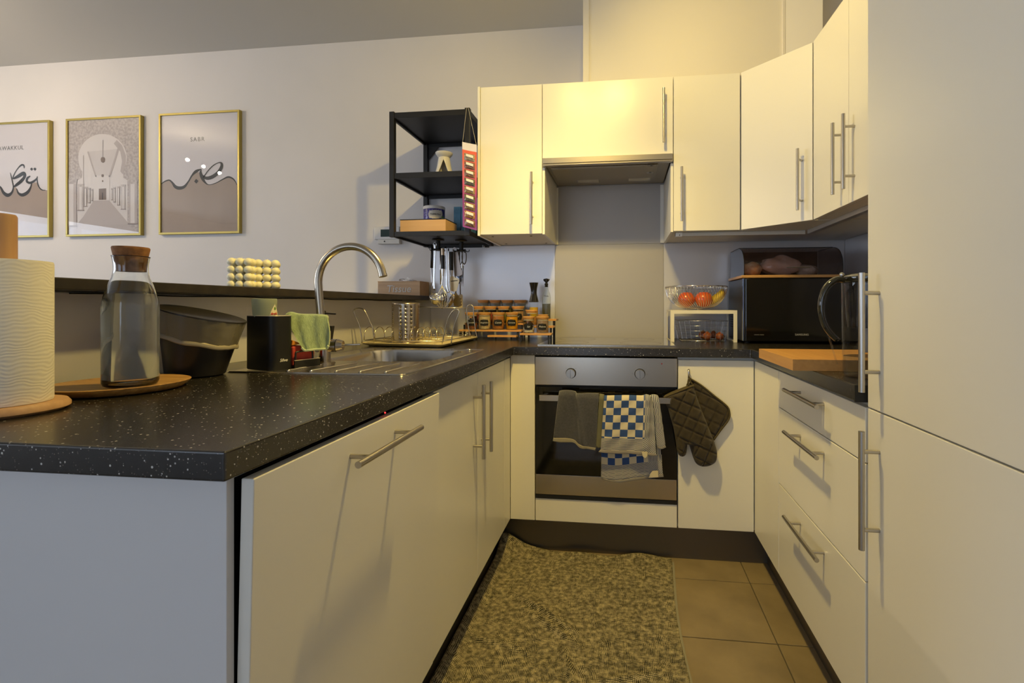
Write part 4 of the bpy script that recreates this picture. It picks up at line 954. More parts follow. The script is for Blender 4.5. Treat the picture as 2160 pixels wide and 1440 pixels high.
# ================================================================== hanging utensils
def carousel(x, y, lab):
    t = thing('utensil_carousel', lab, 'hook', (x, y, SZ0))
    MB().lathe([(0, -0.002), (0.034, -0.002), (0.034, 0.0), (0, 0.0)][::-1] if False else [(0, -0.006), (0.030, -0.005), (0.033, -0.0005), (0, -0.0003)], (x, y, SZ0 + 0.0095), 24).build('plate', M_black, t, smooth=True)
    MB().cyl((x, y, SZ0 - 0.040), (x, y, SZ0 + 0.006), 0.011, 16).build('stem', M_black, t, smooth=True)
    MB().lathe([(0, -0.004), (0.024, -0.004), (0.026, 0.0), (0.024, 0.005), (0, 0.006)], (x, y, SZ0 - 0.042), 24).build('disc', M_black, t, smooth=True)
    for k in range(6):
        a = k * PI / 3 + 0.3; c, s = math.cos(a), math.sin(a)
        MB().tube([(x + r * c, y + r * s, z) for r, z in ((0.022, SZ0 - 0.042), (0.034, SZ0 - 0.048), (0.040, SZ0 - 0.044), (0.041, SZ0 - 0.036))], 0.0022, 6).build('hook', M_black, t, smooth='all')
    return t
carousel(-0.962, 2.40, 'left black revolving utensil hook under the open shelf')
carousel(-0.855, 2.45, 'right black revolving utensil hook under the open shelf')
M_spoon = mat('polished_steel', (0.70, 0.69, 0.68), 0.16, 1.0)
def pxpath(pts, Y): return [at(u, v, Y=Y) for u, v in pts]
def utensil(name, lab, top, Y): return thing(name, lab, 'utensil', at(top[0], top[1], Y=Y))
t = utensil('ladle', 'steel ladle with a long looped handle, leftmost of the hanging utensils', (917, 513), 2.385)
MB().tube(pxpath(spline([(917, 513), (917.5, 530), (916.5, 560), (915.5, 590), (916.5, 612)], 4), 2.385), 0.0048, 10, flat=(0.5, 1.2)).build('handle', M_spoon, t, smooth='all')
MB().tube(pxpath([(914.5, 523), (914, 514), (917, 510), (921, 514), (919, 523)], 2.385), 0.0014, 6).build('hanging_loop', M_spoon, t, smooth='all')
c = at(921, 630, Y=2.37); vs = MB()
vs.lathe([(0.0, -0.038), (0.014, -0.035), (0.028, -0.024), (0.0365, -0.004), (0.0365, 0.010), (0.0355, 0.010), (0.0350, -0.003), (0.026, -0.022), (0.013, -0.032), (0.0, -0.035)], (c[0], c[1], c[2] + 0.004), 32, (0.25, -0.35, 1)).build('bowl', M_spoon, t, smooth='all')
t = utensil('dark_handled_utensil', 'black-handled utensil at the far left of the hanging group', (911, 517), 2.41)
MB().tube(pxpath([(911.5, 516), (911, 540), (910.5, 565)], 2.41), [0.0055, 0.0065, 0.0070], 12).build('handle', M_black, t, smooth='all')
MB().tube(pxpath([(911, 565), (913, 600), (910, 625)], 2.41), 0.0022, 8).build('shaft', M_spoon, t, smooth='all')
t = utensil('whisk', 'steel wire balloon whisk with a black handle', (934, 521), 2.375)
MB().cyl(at(934, 538, Y=2.375), at(934.5, 567, Y=2.375), 0.0098, 16).build('handle', M_black, t, smooth=True)
MB().cyl(at(933.5, 524, Y=2.375), at(934, 539, Y=2.375), 0.0085, 16).build('end_cap', mat('brown_steel', (0.42, 0.32, 0.22), 0.25, 0.9), t, smooth=True)
MB().cyl(at(934.5, 567, Y=2.375), at(934, 582, Y=2.375), 0.0092, 16, 0.0060).build('collar', M_spoon, t, smooth=True)
MB().cyl(at(934, 581, Y=2.375), at(932.5, 601, Y=2.375), 0.0042, 12).build('ferrule', M_spoon, t, smooth=True)
a_ = Vector(at(932.5, 599, Y=2.375)); b_ = Vector(at(932.5, 651, Y=2.375)); Lw = a_.z - b_.z
for k in range(7):
    an = PI * k / 7 + 0.2; pts = []
    for j in range(25):
        s_ = j / 24; w = 0.035 * math.sin(PI * min(1, (0.5 - abs(s_ - 0.5)) * 2) ** 0.8 * 0.5) if False else 0
        ph_ = 2 * PI * s_; zz = (1 - math.cos(ph_)) / 2; rr = 0.036 * (math.sin(PI * zz ** 1.6) ** 0.9 if 0 < zz < 1 else 0) * (1 if s_ < 0.5 else -1)
        pts.append((a_.x + rr * math.cos(an), a_.y + rr * math.sin(an), a_.z - Lw * zz))
    MB().tube(pts, 0.0011, 6).build('wire', M_spoon, t, smooth='all')
t = utensil('slotted_skimmer', 'speckled steel skimmer behind the whisk', (931, 520), 2.43)
MB().tube(pxpath([(929.5, 521), (929, 560), (930, 600)], 2.43), 0.0035, 8, flat=(0.6, 1.2)).build('handle', M_spoon, t, smooth='all')
c = at(935, 630, Y=2.43)
MB().ball(c, 0.026, 20, (0.8, 0.25, 1.25)).build('head', mat('speckled_steel', (0.75, 0.75, 0.76), 0.3, 0.9, col2=(0.05, 0.05, 0.05), scale=260, lo=0.42, hi=0.50), t, smooth='all')
t = utensil('serving_spoon', 'long polished steel serving spoon right of the whisk', (940, 521), 2.39)
MB().tube(pxpath(spline([(939.5, 520), (941, 545), (942, 575), (942, 605), (946, 617)], 4), 2.39), [0.0045] * 12 + [0.0052] * 5, 10, flat=(0.5, 1.3)).build('handle', M_spoon, t, smooth='all')
c = at(948, 634, Y=2.385)
MB().lathe([(0.0, -0.012), (0.012, -0.010), (0.022, -0.003), (0.0245, 0.002), (0.0225, 0.001), (0.011, -0.007), (0.0, -0.009)], c, 28, (-0.85, -0.5, 0.35)).build('bowl', M_spoon, t, smooth='all')
t = utensil('gravy_spoon', 'thin steel spoon turned sideways beside the serving spoon', (947, 524), 2.40)
MB().tube(pxpath(spline([(946, 524), (946.5, 560), (947.5, 595), (949.5, 616), (954, 622)], 4), 2.40), 0.0032, 8).build('handle', M_spoon, t, smooth='all')
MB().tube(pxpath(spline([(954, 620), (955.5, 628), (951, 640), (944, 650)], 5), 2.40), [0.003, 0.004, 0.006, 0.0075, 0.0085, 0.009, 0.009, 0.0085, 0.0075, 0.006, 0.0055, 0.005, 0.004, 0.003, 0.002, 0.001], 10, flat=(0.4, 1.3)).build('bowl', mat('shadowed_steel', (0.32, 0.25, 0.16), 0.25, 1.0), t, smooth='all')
t = utensil('cheese_slicer', 'cheese slicer with a black handle and a slotted blade', (950, 530), 2.43)
MB().cyl(at(951.5, 531, Y=2.43), at(952, 570, Y=2.43), 0.0110, 16).build('handle', M_black, t, smooth=True)
MB().cyl(at(952, 570, Y=2.43), at(952.5, 583, Y=2.43), 0.0105, 16, 0.0055).build('collar', M_spoon, t, smooth=True)
pts = [(950, 582), (956, 582), (960, 585), (967, 588), (969, 592), (966, 604), (963, 614), (957, 615), (951, 613), (949, 590)]
bl_ = MB().prism([(at(u, v, Y=2.43)[0], at(u, v, Y=2.43)[2]) for u, v in pts], 2.429, 2.4308, 'y').build('blade', mat('steel_beige_reflection', (0.50, 0.37, 0.20), 0.3, 0.9), t)  # beige reflection painted into the blade's steel colour
a_ = at(951, 592.8, Y=2.4285); b_ = at(965, 591.5, Y=2.4285)
MB().tube([a_, b_], 0.0018, 6).build('slot', M_dark, bl_)
t = utensil('spatula', 'broad pinkish steel spatula hanging behind, blade down', (957, 525), 2.46)
pts = [(954, 524), (958, 521), (963, 523), (966, 535), (969, 550), (972, 565), (975, 573), (974, 580), (966, 583), (958, 581), (957, 565), (956, 545)]
sp_o = MB().prism([(at(u, v, Y=2.46)[0], at(u, v, Y=2.46)[2]) for u, v in pts], 2.459, 2.4615, 'y').build('blade', mat('rose_steel', (0.50, 0.42, 0.37), 0.35, 0.5), t, bevel=0.0005)
c = at(960.5, 529, Y=2.458); MB().lathe([(0, 0), (0.006, 0), (0.006, 0.001), (0, 0.001)], c, 16, (0, -1, 0)).build('rivet', M_chrome, sp_o, smooth=True)
t = utensil('kitchen_scissors', 'steel kitchen scissors hanging at the right of the utensils', (976, 526), 2.47)
M_sci = mat('scissor_grip', (0.14, 0.115, 0.09), 0.35, 0.3)
for cu in (971, 979): MB().tube(pxpath([(cu + 4.6 * math.cos(a), 542 + 15 * math.sin(a)) for a in [2 * PI * k / 20 for k in range(20)]], 2.47), 0.0030, 8, closed=True).build('finger_loop', M_sci, t, smooth='all')
MB().cyl(at(974, 556, Y=2.47), at(974.5, 566, Y=2.47), 0.0055, 12).build('pivot', M_spoon, t, smooth=True)
for u0, u1 in ((973, 973.5), (977, 976.5)):
    MB().prism([(at(u, v, Y=2.47)[0], at(u, v, Y=2.47)[2]) for u, v in ((u0 - 1.2, 560), (u0 + 1.2, 560), (u1 + 0.9, 590), (u1, 604), (u1 - 0.9, 590))], 2.469, 2.471, 'y').build('blade', M_sci, t)
t = utensil('fork', 'dark blue-grey steel meat fork behind the scissors', (968, 570), 2.49)
MB().prism([(at(u, v, Y=2.49)[0], at(u, v, Y=2.49)[2]) for u, v in ((963, 582), (968, 576), (974, 575), (976, 583), (973, 593), (967, 600), (969, 588))], 2.489, 2.4905, 'y').build('head', mat('blued_steel', (0.12, 0.20, 0.34), 0.25, 0.8), t)
t = utensil('pasta_server', 'dark toothed pasta server at the bottom of the hanging group', (962, 615), 2.44)
pts = [(961, 614), (964, 620), (968, 624), (969, 627), (973, 629), (971, 633), (974, 636), (972, 639), (974.5, 643), (971, 646), (966, 647), (958, 645), (956, 635), (958, 622)]
MB().prism([(at(u, v, Y=2.44)[0], at(u, v, Y=2.44)[2]) for u, v in pts], 2.436, 2.444, 'y').build('head', mat('dark_bronze', (0.13, 0.095, 0.045), 0.35, 0.6), t, bevel=0.001)
MB().tube(pxpath([(958, 530), (960, 580), (962, 616)], 2.447), 0.003, 8).build('handle', M_sci, t, smooth='all')
t = utensil('bamboo_turner', 'pale flat turner behind the pasta server', (972, 620), 2.49)
MB().prism([(at(u, v, Y=2.49)[0], at(u, v, Y=2.49)[2]) for u, v in ((967, 622), (974, 620), (976, 623), (975.5, 650), (966, 651))], 2.488, 2.492, 'y').build('blade', mat('pale_plastic', (0.44, 0.37, 0.26), 0.4), t, bevel=0.001)
MB().tube(pxpath([(969, 527), (970, 575), (971, 621)], 2.49), 0.003, 8).build('handle', M_sci, t, smooth='all')

# ================================================================== hob
hob = thing('hob', 'black glass ceramic hob flush on the worktop above the oven', 'hob', (-0.083, 2.33, W))
MB().box(-0.378, 0.2145, 2.075, 2.575, W + 0.0004, W + 0.0055).build('glass_plate', mat('hob_glass', (0.008, 0.008, 0.008), 0.035, coat=1.0), hob, bevel=0.001)
M_ring = mat('hob_ring', (0.022, 0.021, 0.02), 0.1)
for x, y, r in ((-0.24, 2.20, 0.075), (0.07, 2.20, 0.092), (-0.24, 2.44, 0.092), (0.07, 2.44, 0.075)):
    MB().lathe([(r - 0.0008, 0), (r + 0.0008, 0), (r + 0.0008, 0.00012), (r - 0.0008, 0.00012)], (x, y, W + 0.0056), 64, closed=True).build('zone_ring', M_ring, hob)
MB().box(-0.378, 0.2145, 2.0715, 2.0745, W + 0.0003, W + 0.0045).build('front_trim', M_steelh, hob)

# ================================================================== spice racks
M_jar = pane('jar_glass', (0.96, 0.97, 0.95), f0=1.35)
M_lid = wood('bamboo_lid', (0.62, 0.33, 0.10), (0.52, 0.26, 0.075), 20, 'x', 0.45)
M_chalk = mat('chalkboard_label', (0.006, 0.006, 0.005), 0.6)
M_write = mat('chalk_white', (0.72, 0.70, 0.66), 0.6)
def rack(lab, planks, legs, loc):
    t = thing('spice_rack', lab, 'rack', loc)
    for (u0, u1, Yp, z0, dep) in planks:
        xa, xb = at(u0, 690, Y=Yp)[0], at(u1, 690, Y=Yp)[0]
        MB().box(xa, xb, Yp, Yp + dep, z0 - 0.0095, z0).build('shelf_board', M_bamboo, t, bevel=0.001)
    for (u, Yp, z1, w) in legs:
        x = at(u, 700, Y=Yp)[0]
        l = MB().box(x - w, x + w, Yp, Yp + 0.010, W + 0.0005, z1); l.build('leg', M_black, t, bevel=0.0008)
    return t
rack('left stepped bamboo spice rack with black legs full of jars', [(968, 1100, 2.422, 0.9425, 0.064), (980, 1104, 2.488, 0.9750, 0.064), (990, 1109, 2.554, 1.0080, 0.064), (1028, 1089, 2.380, 0.9165, 0.040)],
     [(971, 2.425, 0.933, 0.006), (1004, 2.45, 0.933, 0.005), (1092, 2.425, 0.933, 0.005), (979, 2.495, 0.9655, 0.004), (1101, 2.495, 0.9655, 0.004), (992, 2.56, 0.9985, 0.004), (1106, 2.56, 0.9985, 0.004), (1045, 2.39, 0.907, 0.004), (1078, 2.39, 0.907, 0.004)], (-0.68, 2.45, W))
rack('right stepped bamboo spice rack with the salt and pepper jars', [(1096, 1162, 2.285, 0.9335, 0.068), (1104, 1167, 2.360, 0.9660, 0.068), (1112, 1173, 2.435, 0.9985, 0.085)],
     [(1099, 2.29, 0.924, 0.004), (1157, 2.29, 0.924, 0.004), (1168.5, 2.44, 0.989, 0.006), (1162, 2.37, 0.956, 0.004), (1115, 2.44, 0.989, 0.004)], (-0.44, 2.36, W))
cups = {}
jarn = 0
def jar(lab, u0, u1, vt, Yc, z0, fill, col, word=None, tall=0.0, lw=None):
    a, b = at(u0, 680, Y=Yc), at(u1, 680, Y=Yc); x = (a[0] + b[0]) / 2; r = (b[0] - a[0]) / 2 * 0.985; z1 = at((u0 + u1) / 2, vt, Y=Yc - r)[2]
    h = z1 - z0; t = thing('spice_jar', lab, 'jar', (x, Yc, z0))
    z0 += 0.0005
    MB().lathe([(r * 0.90, 0.001), (r * 0.97, 0.003), (r * 0.98, h - 0.016), (r * 0.94, h - 0.013), (r * 0.90, h - 0.013), (r * 0.93, 0.0035)], (x, Yc, z0), 32, closed=True).build('glass', M_jar, t, smooth='all')
    MB().lathe([(0, 0.0036), (r * 0.92, 0.0036), (r * 0.925, 0.006), (r * 0.925, (h - 0.016) * fill), (r * 0.4, (h - 0.016) * fill + 0.002), (0, (h - 0.016) * fill)], (x, Yc, z0), 32).build('contents', mat('spice', col, 0.85, col2=tuple(c * 0.7 for c in col), scale=160, bump=0.4), t, smooth=True)
    l_ = MB().lathe([(0, h - 0.020), (r * 0.86, h - 0.020), (r * 0.88, h - 0.0135), (r * 0.97, h - 0.0125), (r * 0.97, h - 0.0085), (r * 0.93, h - 0.0075), (r * 1.04, h - 0.0065), (r * 1.05, h - 0.001), (r * 1.02, h), (0, h)], (x, Yc, z0), 32).build('lid', M_lid, t, smooth=True)
    MB().lathe([(r * 0.89, h - 0.0195), (r * 0.915, h - 0.018), (r * 0.89, h - 0.0165)], (x, Yc, z0), 24, closed=True).build('seal', mat('silicone_seal', (0.75, 0.72, 0.66), 0.5), l_, smooth='all')
    if word:
        f2 = cyl_pt(x, Yc, r * 0.985); uc = (u0 + u1) / 2 - 0.8; vc = vt + (34.5 * 0.62); hw, hh_ = 8.8, 6.4
        pts = []
        for k in range(48):
            tt_ = 2 * PI * k / 48; sx = math.copysign(abs(math.cos(tt_)) ** 0.35, math.cos(tt_)); sy = math.copysign(abs(math.sin(tt_)) ** 0.35, math.sin(tt_))
            wv_ = 1 + 0.07 * math.cos(tt_ * 12); pts.append((uc + hw * sx * wv_, vc + hh_ * sy * wv_))
        lbp = patch('label', pts, M_chalk, t, 0.0006, f2)
        q = f2(uc, vc, 0.0012); nrm = Vector((q.x - x, q.y - Yc, 0)).normalized()
        text(word, 0.0125 if len(word) < 7 else 0.0095, M_write, lbp, Matrix.Translation(q) @ Matrix.Rotation(math.atan2(nrm.y, nrm.x) + PI / 2, 4, 'Z') @ Matrix.Rotation(PI / 2, 4, 'X'), 'lettering', shear=0.3)
    return t
z1r, z2r, z3r = 0.9427, 0.9752, 1.0082
jar('spice jar of reddish brown powder, leftmost in the front row', 981.5, 1007, 659, 2.455, z1r, 0.45, (0.24, 0.075, 0.03), 'Cannelle')
jar('spice jar of pale cream powder, second in the front row', 1009, 1035.5, 659, 2.455, z1r, 0.92, (0.55, 0.42, 0.24), 'Gingembre')
jar('spice jar of brown orange powder, third in the front row', 1038, 1064.5, 659, 2.455, z1r, 0.97, (0.40, 0.16, 0.035), 'Cumin')
jar('spice jar of bright yellow powder, fourth in the front row', 1067, 1093, 659, 2.455, z1r, 0.90, (0.72, 0.33, 0.005), 'Curcuma')
jar('spice jar of dark red spice, leftmost in the middle row', 998.5, 1020, 646, 2.521, z2r, 0.6, (0.22, 0.03, 0.02))
jar('spice jar of crimson spice, second in the middle row', 1022, 1047.5, 646, 2.521, z2r, 0.75, (0.30, 0.05, 0.03))
jar('spice jar of olive green herbs, third in the middle row', 1050, 1074.5, 646, 2.521, z2r, 0.75, (0.16, 0.15, 0.03))
jar('spice jar of tan powder, rightmost in the middle row', 1080, 1105.5, 646, 2.521, z2r, 0.85, (0.42, 0.24, 0.11), 'Ail')
jar('half hidden spice jar, leftmost in the back row', 1008, 1031, 632.5, 2.586, z3r, 0.55, (0.33, 0.26, 0.17))
jar('half hidden spice jar, second in the back row', 1033, 1056.5, 632.5, 2.586, z3r, 0.5, (0.30, 0.22, 0.13))
jar('half hidden spice jar, third in the back row', 1058, 1082, 632.5, 2.586, z3r, 0.6, (0.20, 0.16, 0.06))
jar('half hidden spice jar, rightmost in the back row', 1084.5, 1110, 632.5, 2.586, z3r, 0.5, (0.34, 0.27, 0.19))
jar('jar of white salt on the right rack', 1103, 1127.5, 667.5, 2.320, 0.9337, 0.42, (0.72, 0.68, 0.58), 'Sel')
jar('jar of grey brown pepper on the right rack', 1131.5, 1157.5, 667.5, 2.320, 0.9337, 0.93, (0.33, 0.22, 0.15), 'Poivre')
jar('jar of pink and yellow spice behind the salt jar', 1109, 1133.5, 653.5, 2.395, 0.9662, 0.7, (0.45, 0.22, 0.08))
jar('jar with a plain bamboo lid behind the pepper jar', 1135, 1156, 663.5, 2.395, 0.9662, 0.85, (0.50, 0.33, 0.06))
# pepper mill and oil bottle
px_ = at(1126, 640, Y=2.478)[0]
pm = thing('pepper_mill', 'waisted black pepper mill on the right spice rack', 'mill', (px_, 2.478, 0.9987))
MB().lathe([(0, 0), (0.0225, 0), (0.0235, 0.003), (0.0235, 0.082), (0.021, 0.086), (0, 0.086)], (px_, 2.478, 0.9989), 32).build('jar', M_jar, pm, smooth=True)
MB().lathe([(0, 0.003), (0.0215, 0.003), (0.0215, 0.060), (0, 0.060)], (px_, 2.478, 0.9989), 32).build('contents', mat('mustard_spice', (0.55, 0.36, 0.01), 0.7, col2=(0.42, 0.26, 0.01), scale=150), pm, smooth=True)
MB().lathe(spline([(0.0, 0.0865), (0.0240, 0.0865), (0.0238, 0.096), (0.0200, 0.112), (0.0158, 0.132), (0.0175, 0.158), (0.0235, 0.186), (0.0238, 0.1875)], 4) + [(0.0, 0.1875)], (px_, 2.478, 0.9989), 32).build('grinder_head', mat('black_head', (0.010, 0.009, 0.007), 0.18, coat=0.4), pm, smooth=True)
ox_ = at(1152.5, 640, Y=2.480)[0]
obt = thing('oil_bottle', 'tall glass oil bottle half full of green oil with a pourer', 'bottle', (ox_, 2.480, 0.9987))
MB().lathe([(0.0215, 0.0), (0.0225, 0.003), (0.0225, 0.112), (0.0195, 0.130), (0.0125, 0.148), (0.0095, 0.160), (0.0095, 0.172), (0.0088, 0.172), (0.0085, 0.160), (0.0115, 0.148), (0.0185, 0.130), (0.0212, 0.112), (0.0212, 0.003)], (ox_, 2.480, 0.9989), 32, closed=True).build('glass', M_jar, obt, smooth='all')
MB().lathe([(0, 0.002), (0.0212, 0.002), (0.0212, 0.078), (0, 0.078)], (ox_, 2.480, 0.9989), 32).build('oil', mat('olive_oil', (0.085, 0.075, 0.004), 0.15, coat=0.5), obt, smooth=True)
pf_ = MB().lathe([(0, 0.165), (0.0075, 0.165), (0.0082, 0.176), (0.0105, 0.180), (0.0060, 0.186), (0.0070, 0.198), (0.0, 0.200)], (ox_, 2.480, 0.9989), 16).build('stopper', M_black, obt, smooth=True)
for k in range(5):
    a = k * 2 * PI / 5 + 0.3; c, s = math.cos(a), math.sin(a)
    MB().add([(ox_ + 0.004 * c, 2.480 + 0.004 * s, 1.187), (ox_ + 0.015 * c - 0.004 * s, 2.480 + 0.015 * s + 0.004 * c, 1.197), (ox_ + 0.018 * c, 2.480 + 0.018 * s, 1.206), (ox_ + 0.015 * c + 0.004 * s, 2.480 + 0.015 * s - 0.004 * c, 1.198), (ox_, 2.480, 1.209)], [(0, 1, 2), (0, 2, 3), (0, 3, 4), (0, 4, 1), (1, 4, 2), (2, 4, 3)]).build('leaf', M_black, pf_)
patch('printed_mark', [(1148, 622), (1158, 621), (1158, 628), (1148, 629)], M_dark, obt, 0.0005, cyl_pt(ox_, 2.480, 0.0225)) if False else None
q = cyl_pt(ox_, 2.480, 0.0226)(1152, 624, 0.0006)
text('Huile', 0.012, mat('print_grey', (0.03, 0.03, 0.025), 0.5), obt, Matrix.Translation(q) @ Matrix.Rotation(PI / 2, 4, 'X') @ Matrix.Rotation(-0.1, 4, 'Z'), 'lettering', shear=0.2)

# ================================================================== right of the hob
M_wst = mat('white_enamel', (0.80, 0.76, 0.64), 0.45)
ws = thing('shelf_riser', 'small white metal shelf riser carrying the fruit bowl', 'riser', (0.376, 2.48, W))
xa, xb = 0.2185, 0.5275; Ya, Yb = 2.358, 2.588; zt_ = 1.0450
MB().box(xa, xb, Ya, Yb, zt_ - 0.003, zt_).build('top', M_wst, ws)
MB().box(xa, xb, Ya, Ya + 0.003, zt_ - 0.0165, zt_ - 0.003).build('front_edge', M_wst, ws)
for x in (xa, xb - 0.017):
    MB().box(x, x + 0.017, Ya, Ya + 0.003, W + 0.0006, zt_ - 0.0165).build('leg', M_wst, ws)
for x in (xa, xb - 0.002):
    MB().box(x, x + 0.002, Yb - 0.040, Yb, W + 0.0006, zt_ - 0.003).build('leg', M_wst, ws)
    MB().box(x, x + 0.002, Ya + 0.003, Ya + 0.030, W + 0.0006, zt_ - 0.003).build('leg', M_wst, ws)
    MB().box(x, x + 0.002, Ya + 0.030, Yb - 0.040, W + 0.0006, W + 0.008).build('foot_rail', M_wst, ws)
# fruit bowl
M_cw = mat('chrome_wire', (0.82, 0.81, 0.80), 0.18, 1.0)
fx, fy = 0.352, 2.468; fz = zt_ + 0.0005; FR = 0.149
fb = thing('fruit_bowl', 'round chrome wire bowl of fruit on the white riser', 'bowl', (fx, fy, fz))
def bowlz(r): return fz + 0.008 + 0.107 * (1 - math.sqrt(max(0, 1 - (max(0, r - 0.045) / (FR - 0.045)) ** 2)))
for k in range(60):
    a = 2 * PI * k / 60; pts = []
    for j in range(13):
        r = 0.045 + (FR - 0.045) * math.sin(PI / 2 * j / 12); aa = a + 0.42 * (1 - j / 12) ** 1.3
        pts.append((fx + r * math.cos(aa), fy + r * math.sin(aa), bowlz(r)))
    MB().tube(pts, 0.0011, 6).build('wire', M_cw, fb, smooth='all')
for rr_, zz, w in ((FR, fz + 0.1155, 0.0024), (0.045, fz + 0.008, 0.002)):
    MB().tube([(fx + rr_ * math.cos(2 * PI * k / 64), fy + rr_ * math.sin(2 * PI * k / 64), zz) for k in range(64)], w, 8, closed=True).build('ring', M_cw, fb, smooth='all')
for k in range(3):
    a = 2 * PI * k / 3 + 0.9; MB().tube([(fx + 0.045 * math.cos(a + d_), fy + 0.045 * math.sin(a + d_), z_) for d_, z_ in ((-0.35, fz + 0.008), (-0.3, fz + 0.0022), (0.3, fz + 0.0022), (0.35, fz + 0.008))], 0.002, 8).build('foot', M_cw, fb, smooth='all')
M_app = mat('red_apple', (0.55, 0.055, 0.012), 0.28, col2=(0.60, 0.13, 0.035), scale=14, coat=0.4)
for lab, u, v, Yc, r in (('left red apple in the wire bowl', 1448, 631, 2.445, 0.0415), ('right red apple in the wire bowl', 1484.5, 631, 2.430, 0.0425)):
    c = at(u, v, Y=Yc); ap = thing('apple', lab, 'apple', c)
    prof = [(r * math.sin(t_) * (1 + 0.03 * math.cos(t_)), -r * 0.93 * math.cos(t_) - (0.12 * r * math.exp(-((PI - t_) / 0.35) ** 2))) for t_ in [PI * k / 20 for k in range(21)]]
    MB().lathe(prof, c, 32).build('flesh', M_app, ap, smooth='all')
    MB().tube([(c[0], c[1], c[2] + r * 0.78), (c[0] + 0.002, c[1], c[2] + r * 1.02)], 0.0013, 6).build('stem', M_dark, ap)
M_ban = mat('banana_skin', (0.62, 0.45, 0.02), 0.45, col2=(0.50, 0.34, 0.02), scale=30)
for lab, dz_, dy_ in (('front banana at the right of the wire bowl', 0, 0), ('rear banana at the right of the wire bowl', 0.010, 0.030)):
    pts = [at(u, v, Y=2.46 + dy_) for u, v in spline([(1500, 640), (1507, 634), (1515, 629), (1523, 621), (1525, 614)], 4)]; pts = [(p[0] - 0.002, p[1], p[2] + dz_) for p in pts]
    n_ = len(pts); bn = MB().tube(pts, [0.004 + 0.0125 * math.sin(PI * min(1, (k + 0.6) / n_) ** 0.9) ** 0.6 for k in range(n_)], 10).build('banana', M_ban, None, smooth='all'); tag(bn, lab, 'banana')
    MB().cyl(pts[-1], (pts[-1][0] + 0.001, pts[-1][1], pts[-1][2] + 0.014), 0.003, 8).build('stem', mat('banana_tip', (0.10, 0.07, 0.01), 0.6), bn)
# wire basket below
bk_ = thing('wire_basket', 'rectangular chrome wire basket under the white riser', 'basket', (0.37, 2.47, W))
bx0, bx1, by0, by1 = 0.2750, 0.4790, 2.400, 2.560; tx0, tx1, ty0, ty1 = 0.2560, 0.4930, 2.385, 2.580; z0 = W + 0.003; z1 = 0.9935
def rect(x0, x1, y0, y1, z): return [(x0, y0, z), (x1, y0, z), (x1, y1, z), (x0, y1, z)]
for f in (0, 0.25, 0.5, 0.75, 1.0):
    g = lambda a, b: a + (b - a) * f
    MB().tube(rect(g(bx0, tx0), g(bx1, tx1), g(by0, ty0), g(by1, ty1), g(z0, z1)), 0.0016 if f in (0, 1.0) else 0.0009, 6, closed=True).build('rail', M_cw, bk_, smooth='all')
for i in range(10):
    s = i / 9; MB().tube([(tx0 + (tx1 - tx0) * s, ty0, z1), (bx0 + (bx1 - bx0) * s, by0, z0), (bx0 + (bx1 - bx0) * s, by1, z0), (tx0 + (tx1 - tx0) * s, ty1, z1)], 0.0009, 6).build('wire', M_cw, bk_)
for i in range(1, 7):
    s = i / 7; MB().tube([(tx0, ty0 + (ty1 - ty0) * s, z1), (bx0, by0 + (by1 - by0) * s, z0), (bx1, by0 + (by1 - by0) * s, z0), (tx1, ty0 + (ty1 - ty0) * s, z1)], 0.0009, 6).build('wire', M_cw, bk_)
M_on = mat('onion_skin', (0.34, 0.10, 0.03), 0.35, col2=(0.22, 0.055, 0.015), scale=10, stretch=(1, 1, 0.2), coat=0.3)
for lab, u, v, Yc, r in (('brown onion at the front middle of the wire basket', 1492, 709.5, 2.425, 0.0215), ('brown onion at the right of the wire basket', 1518, 710, 2.425, 0.0205), ('brown onion behind the front ones in the basket', 1483, 706, 2.475, 0.022), ('half hidden onion at the back right of the basket', 1505, 706, 2.480, 0.020)):
    c = at(u, v, Y=Yc); c = (c[0], c[1], max(c[2], z0 + 0.002 + r * 0.92)); on = thing('onion', lab, 'onion', c)
    MB().lathe([(r * math.sin(t_), -r * 0.92 * math.cos(t_) + (0.18 * r * math.exp(-((PI - t_) / 0.3) ** 2))) for t_ in [PI * k / 16 for k in range(17)]], c, 24).build('bulb', M_on, on, smooth='all')
    MB().cyl((c[0], c[1], c[2] + r), (c[0] + 0.001, c[1], c[2] + r * 1.2), 0.0016, 6, 0.0004).build('tip', M_on, on)
# microwave
mwx0, mwx1, mwy0, mwy1, mz0, mz1 = 0.5385, 1.035, 2.290, 2.605, 0.9030, 1.1935
mw = thing('microwave', 'black microwave oven with a glossy door in the corner', 'microwave', (0.79, 2.44, W))
MB().box(mwx0 + 0.002, mwx1, mwy0 + 0.022, mwy1, mz0, mz1).build('body', mat('microwave_case', (0.035, 0.032, 0.030), 0.35, 0.4), mw, bevel=0.004)
md = MB().box(mwx0 + 0.010, mwx1, mwy0, mwy0 + 0.021, mz0 + 0.001, mz1 - 0.001).build('door', M_blackgloss, mw, bevel=0.004)
MB().box(mwx0, mwx0 + 0.0095, mwy0 + 0.002, mwy0 + 0.021, mz0 + 0.001, mz1 - 0.001).build('door_edge', mat('smoked_chrome', (0.10, 0.12, 0.17), 0.15, 0.9), mw, bevel=0.002)
for x in (mwx0 + 0.03, mwx1 - 0.03):
    for y in (mwy0 + 0.05, mwy1 - 0.05): MB().cyl((x, y, W + 0.0005), (x, y, mz0 + 0.001), 0.012, 12).build('foot', M_dark, mw)
for k in range(6): MB().box(mwx0 + 0.0012, mwx0 + 0.0022, 2.47, 2.57, 0.96 + k * 0.012, 0.964 + k * 0.012).build('vent_slot', M_dark, mw)
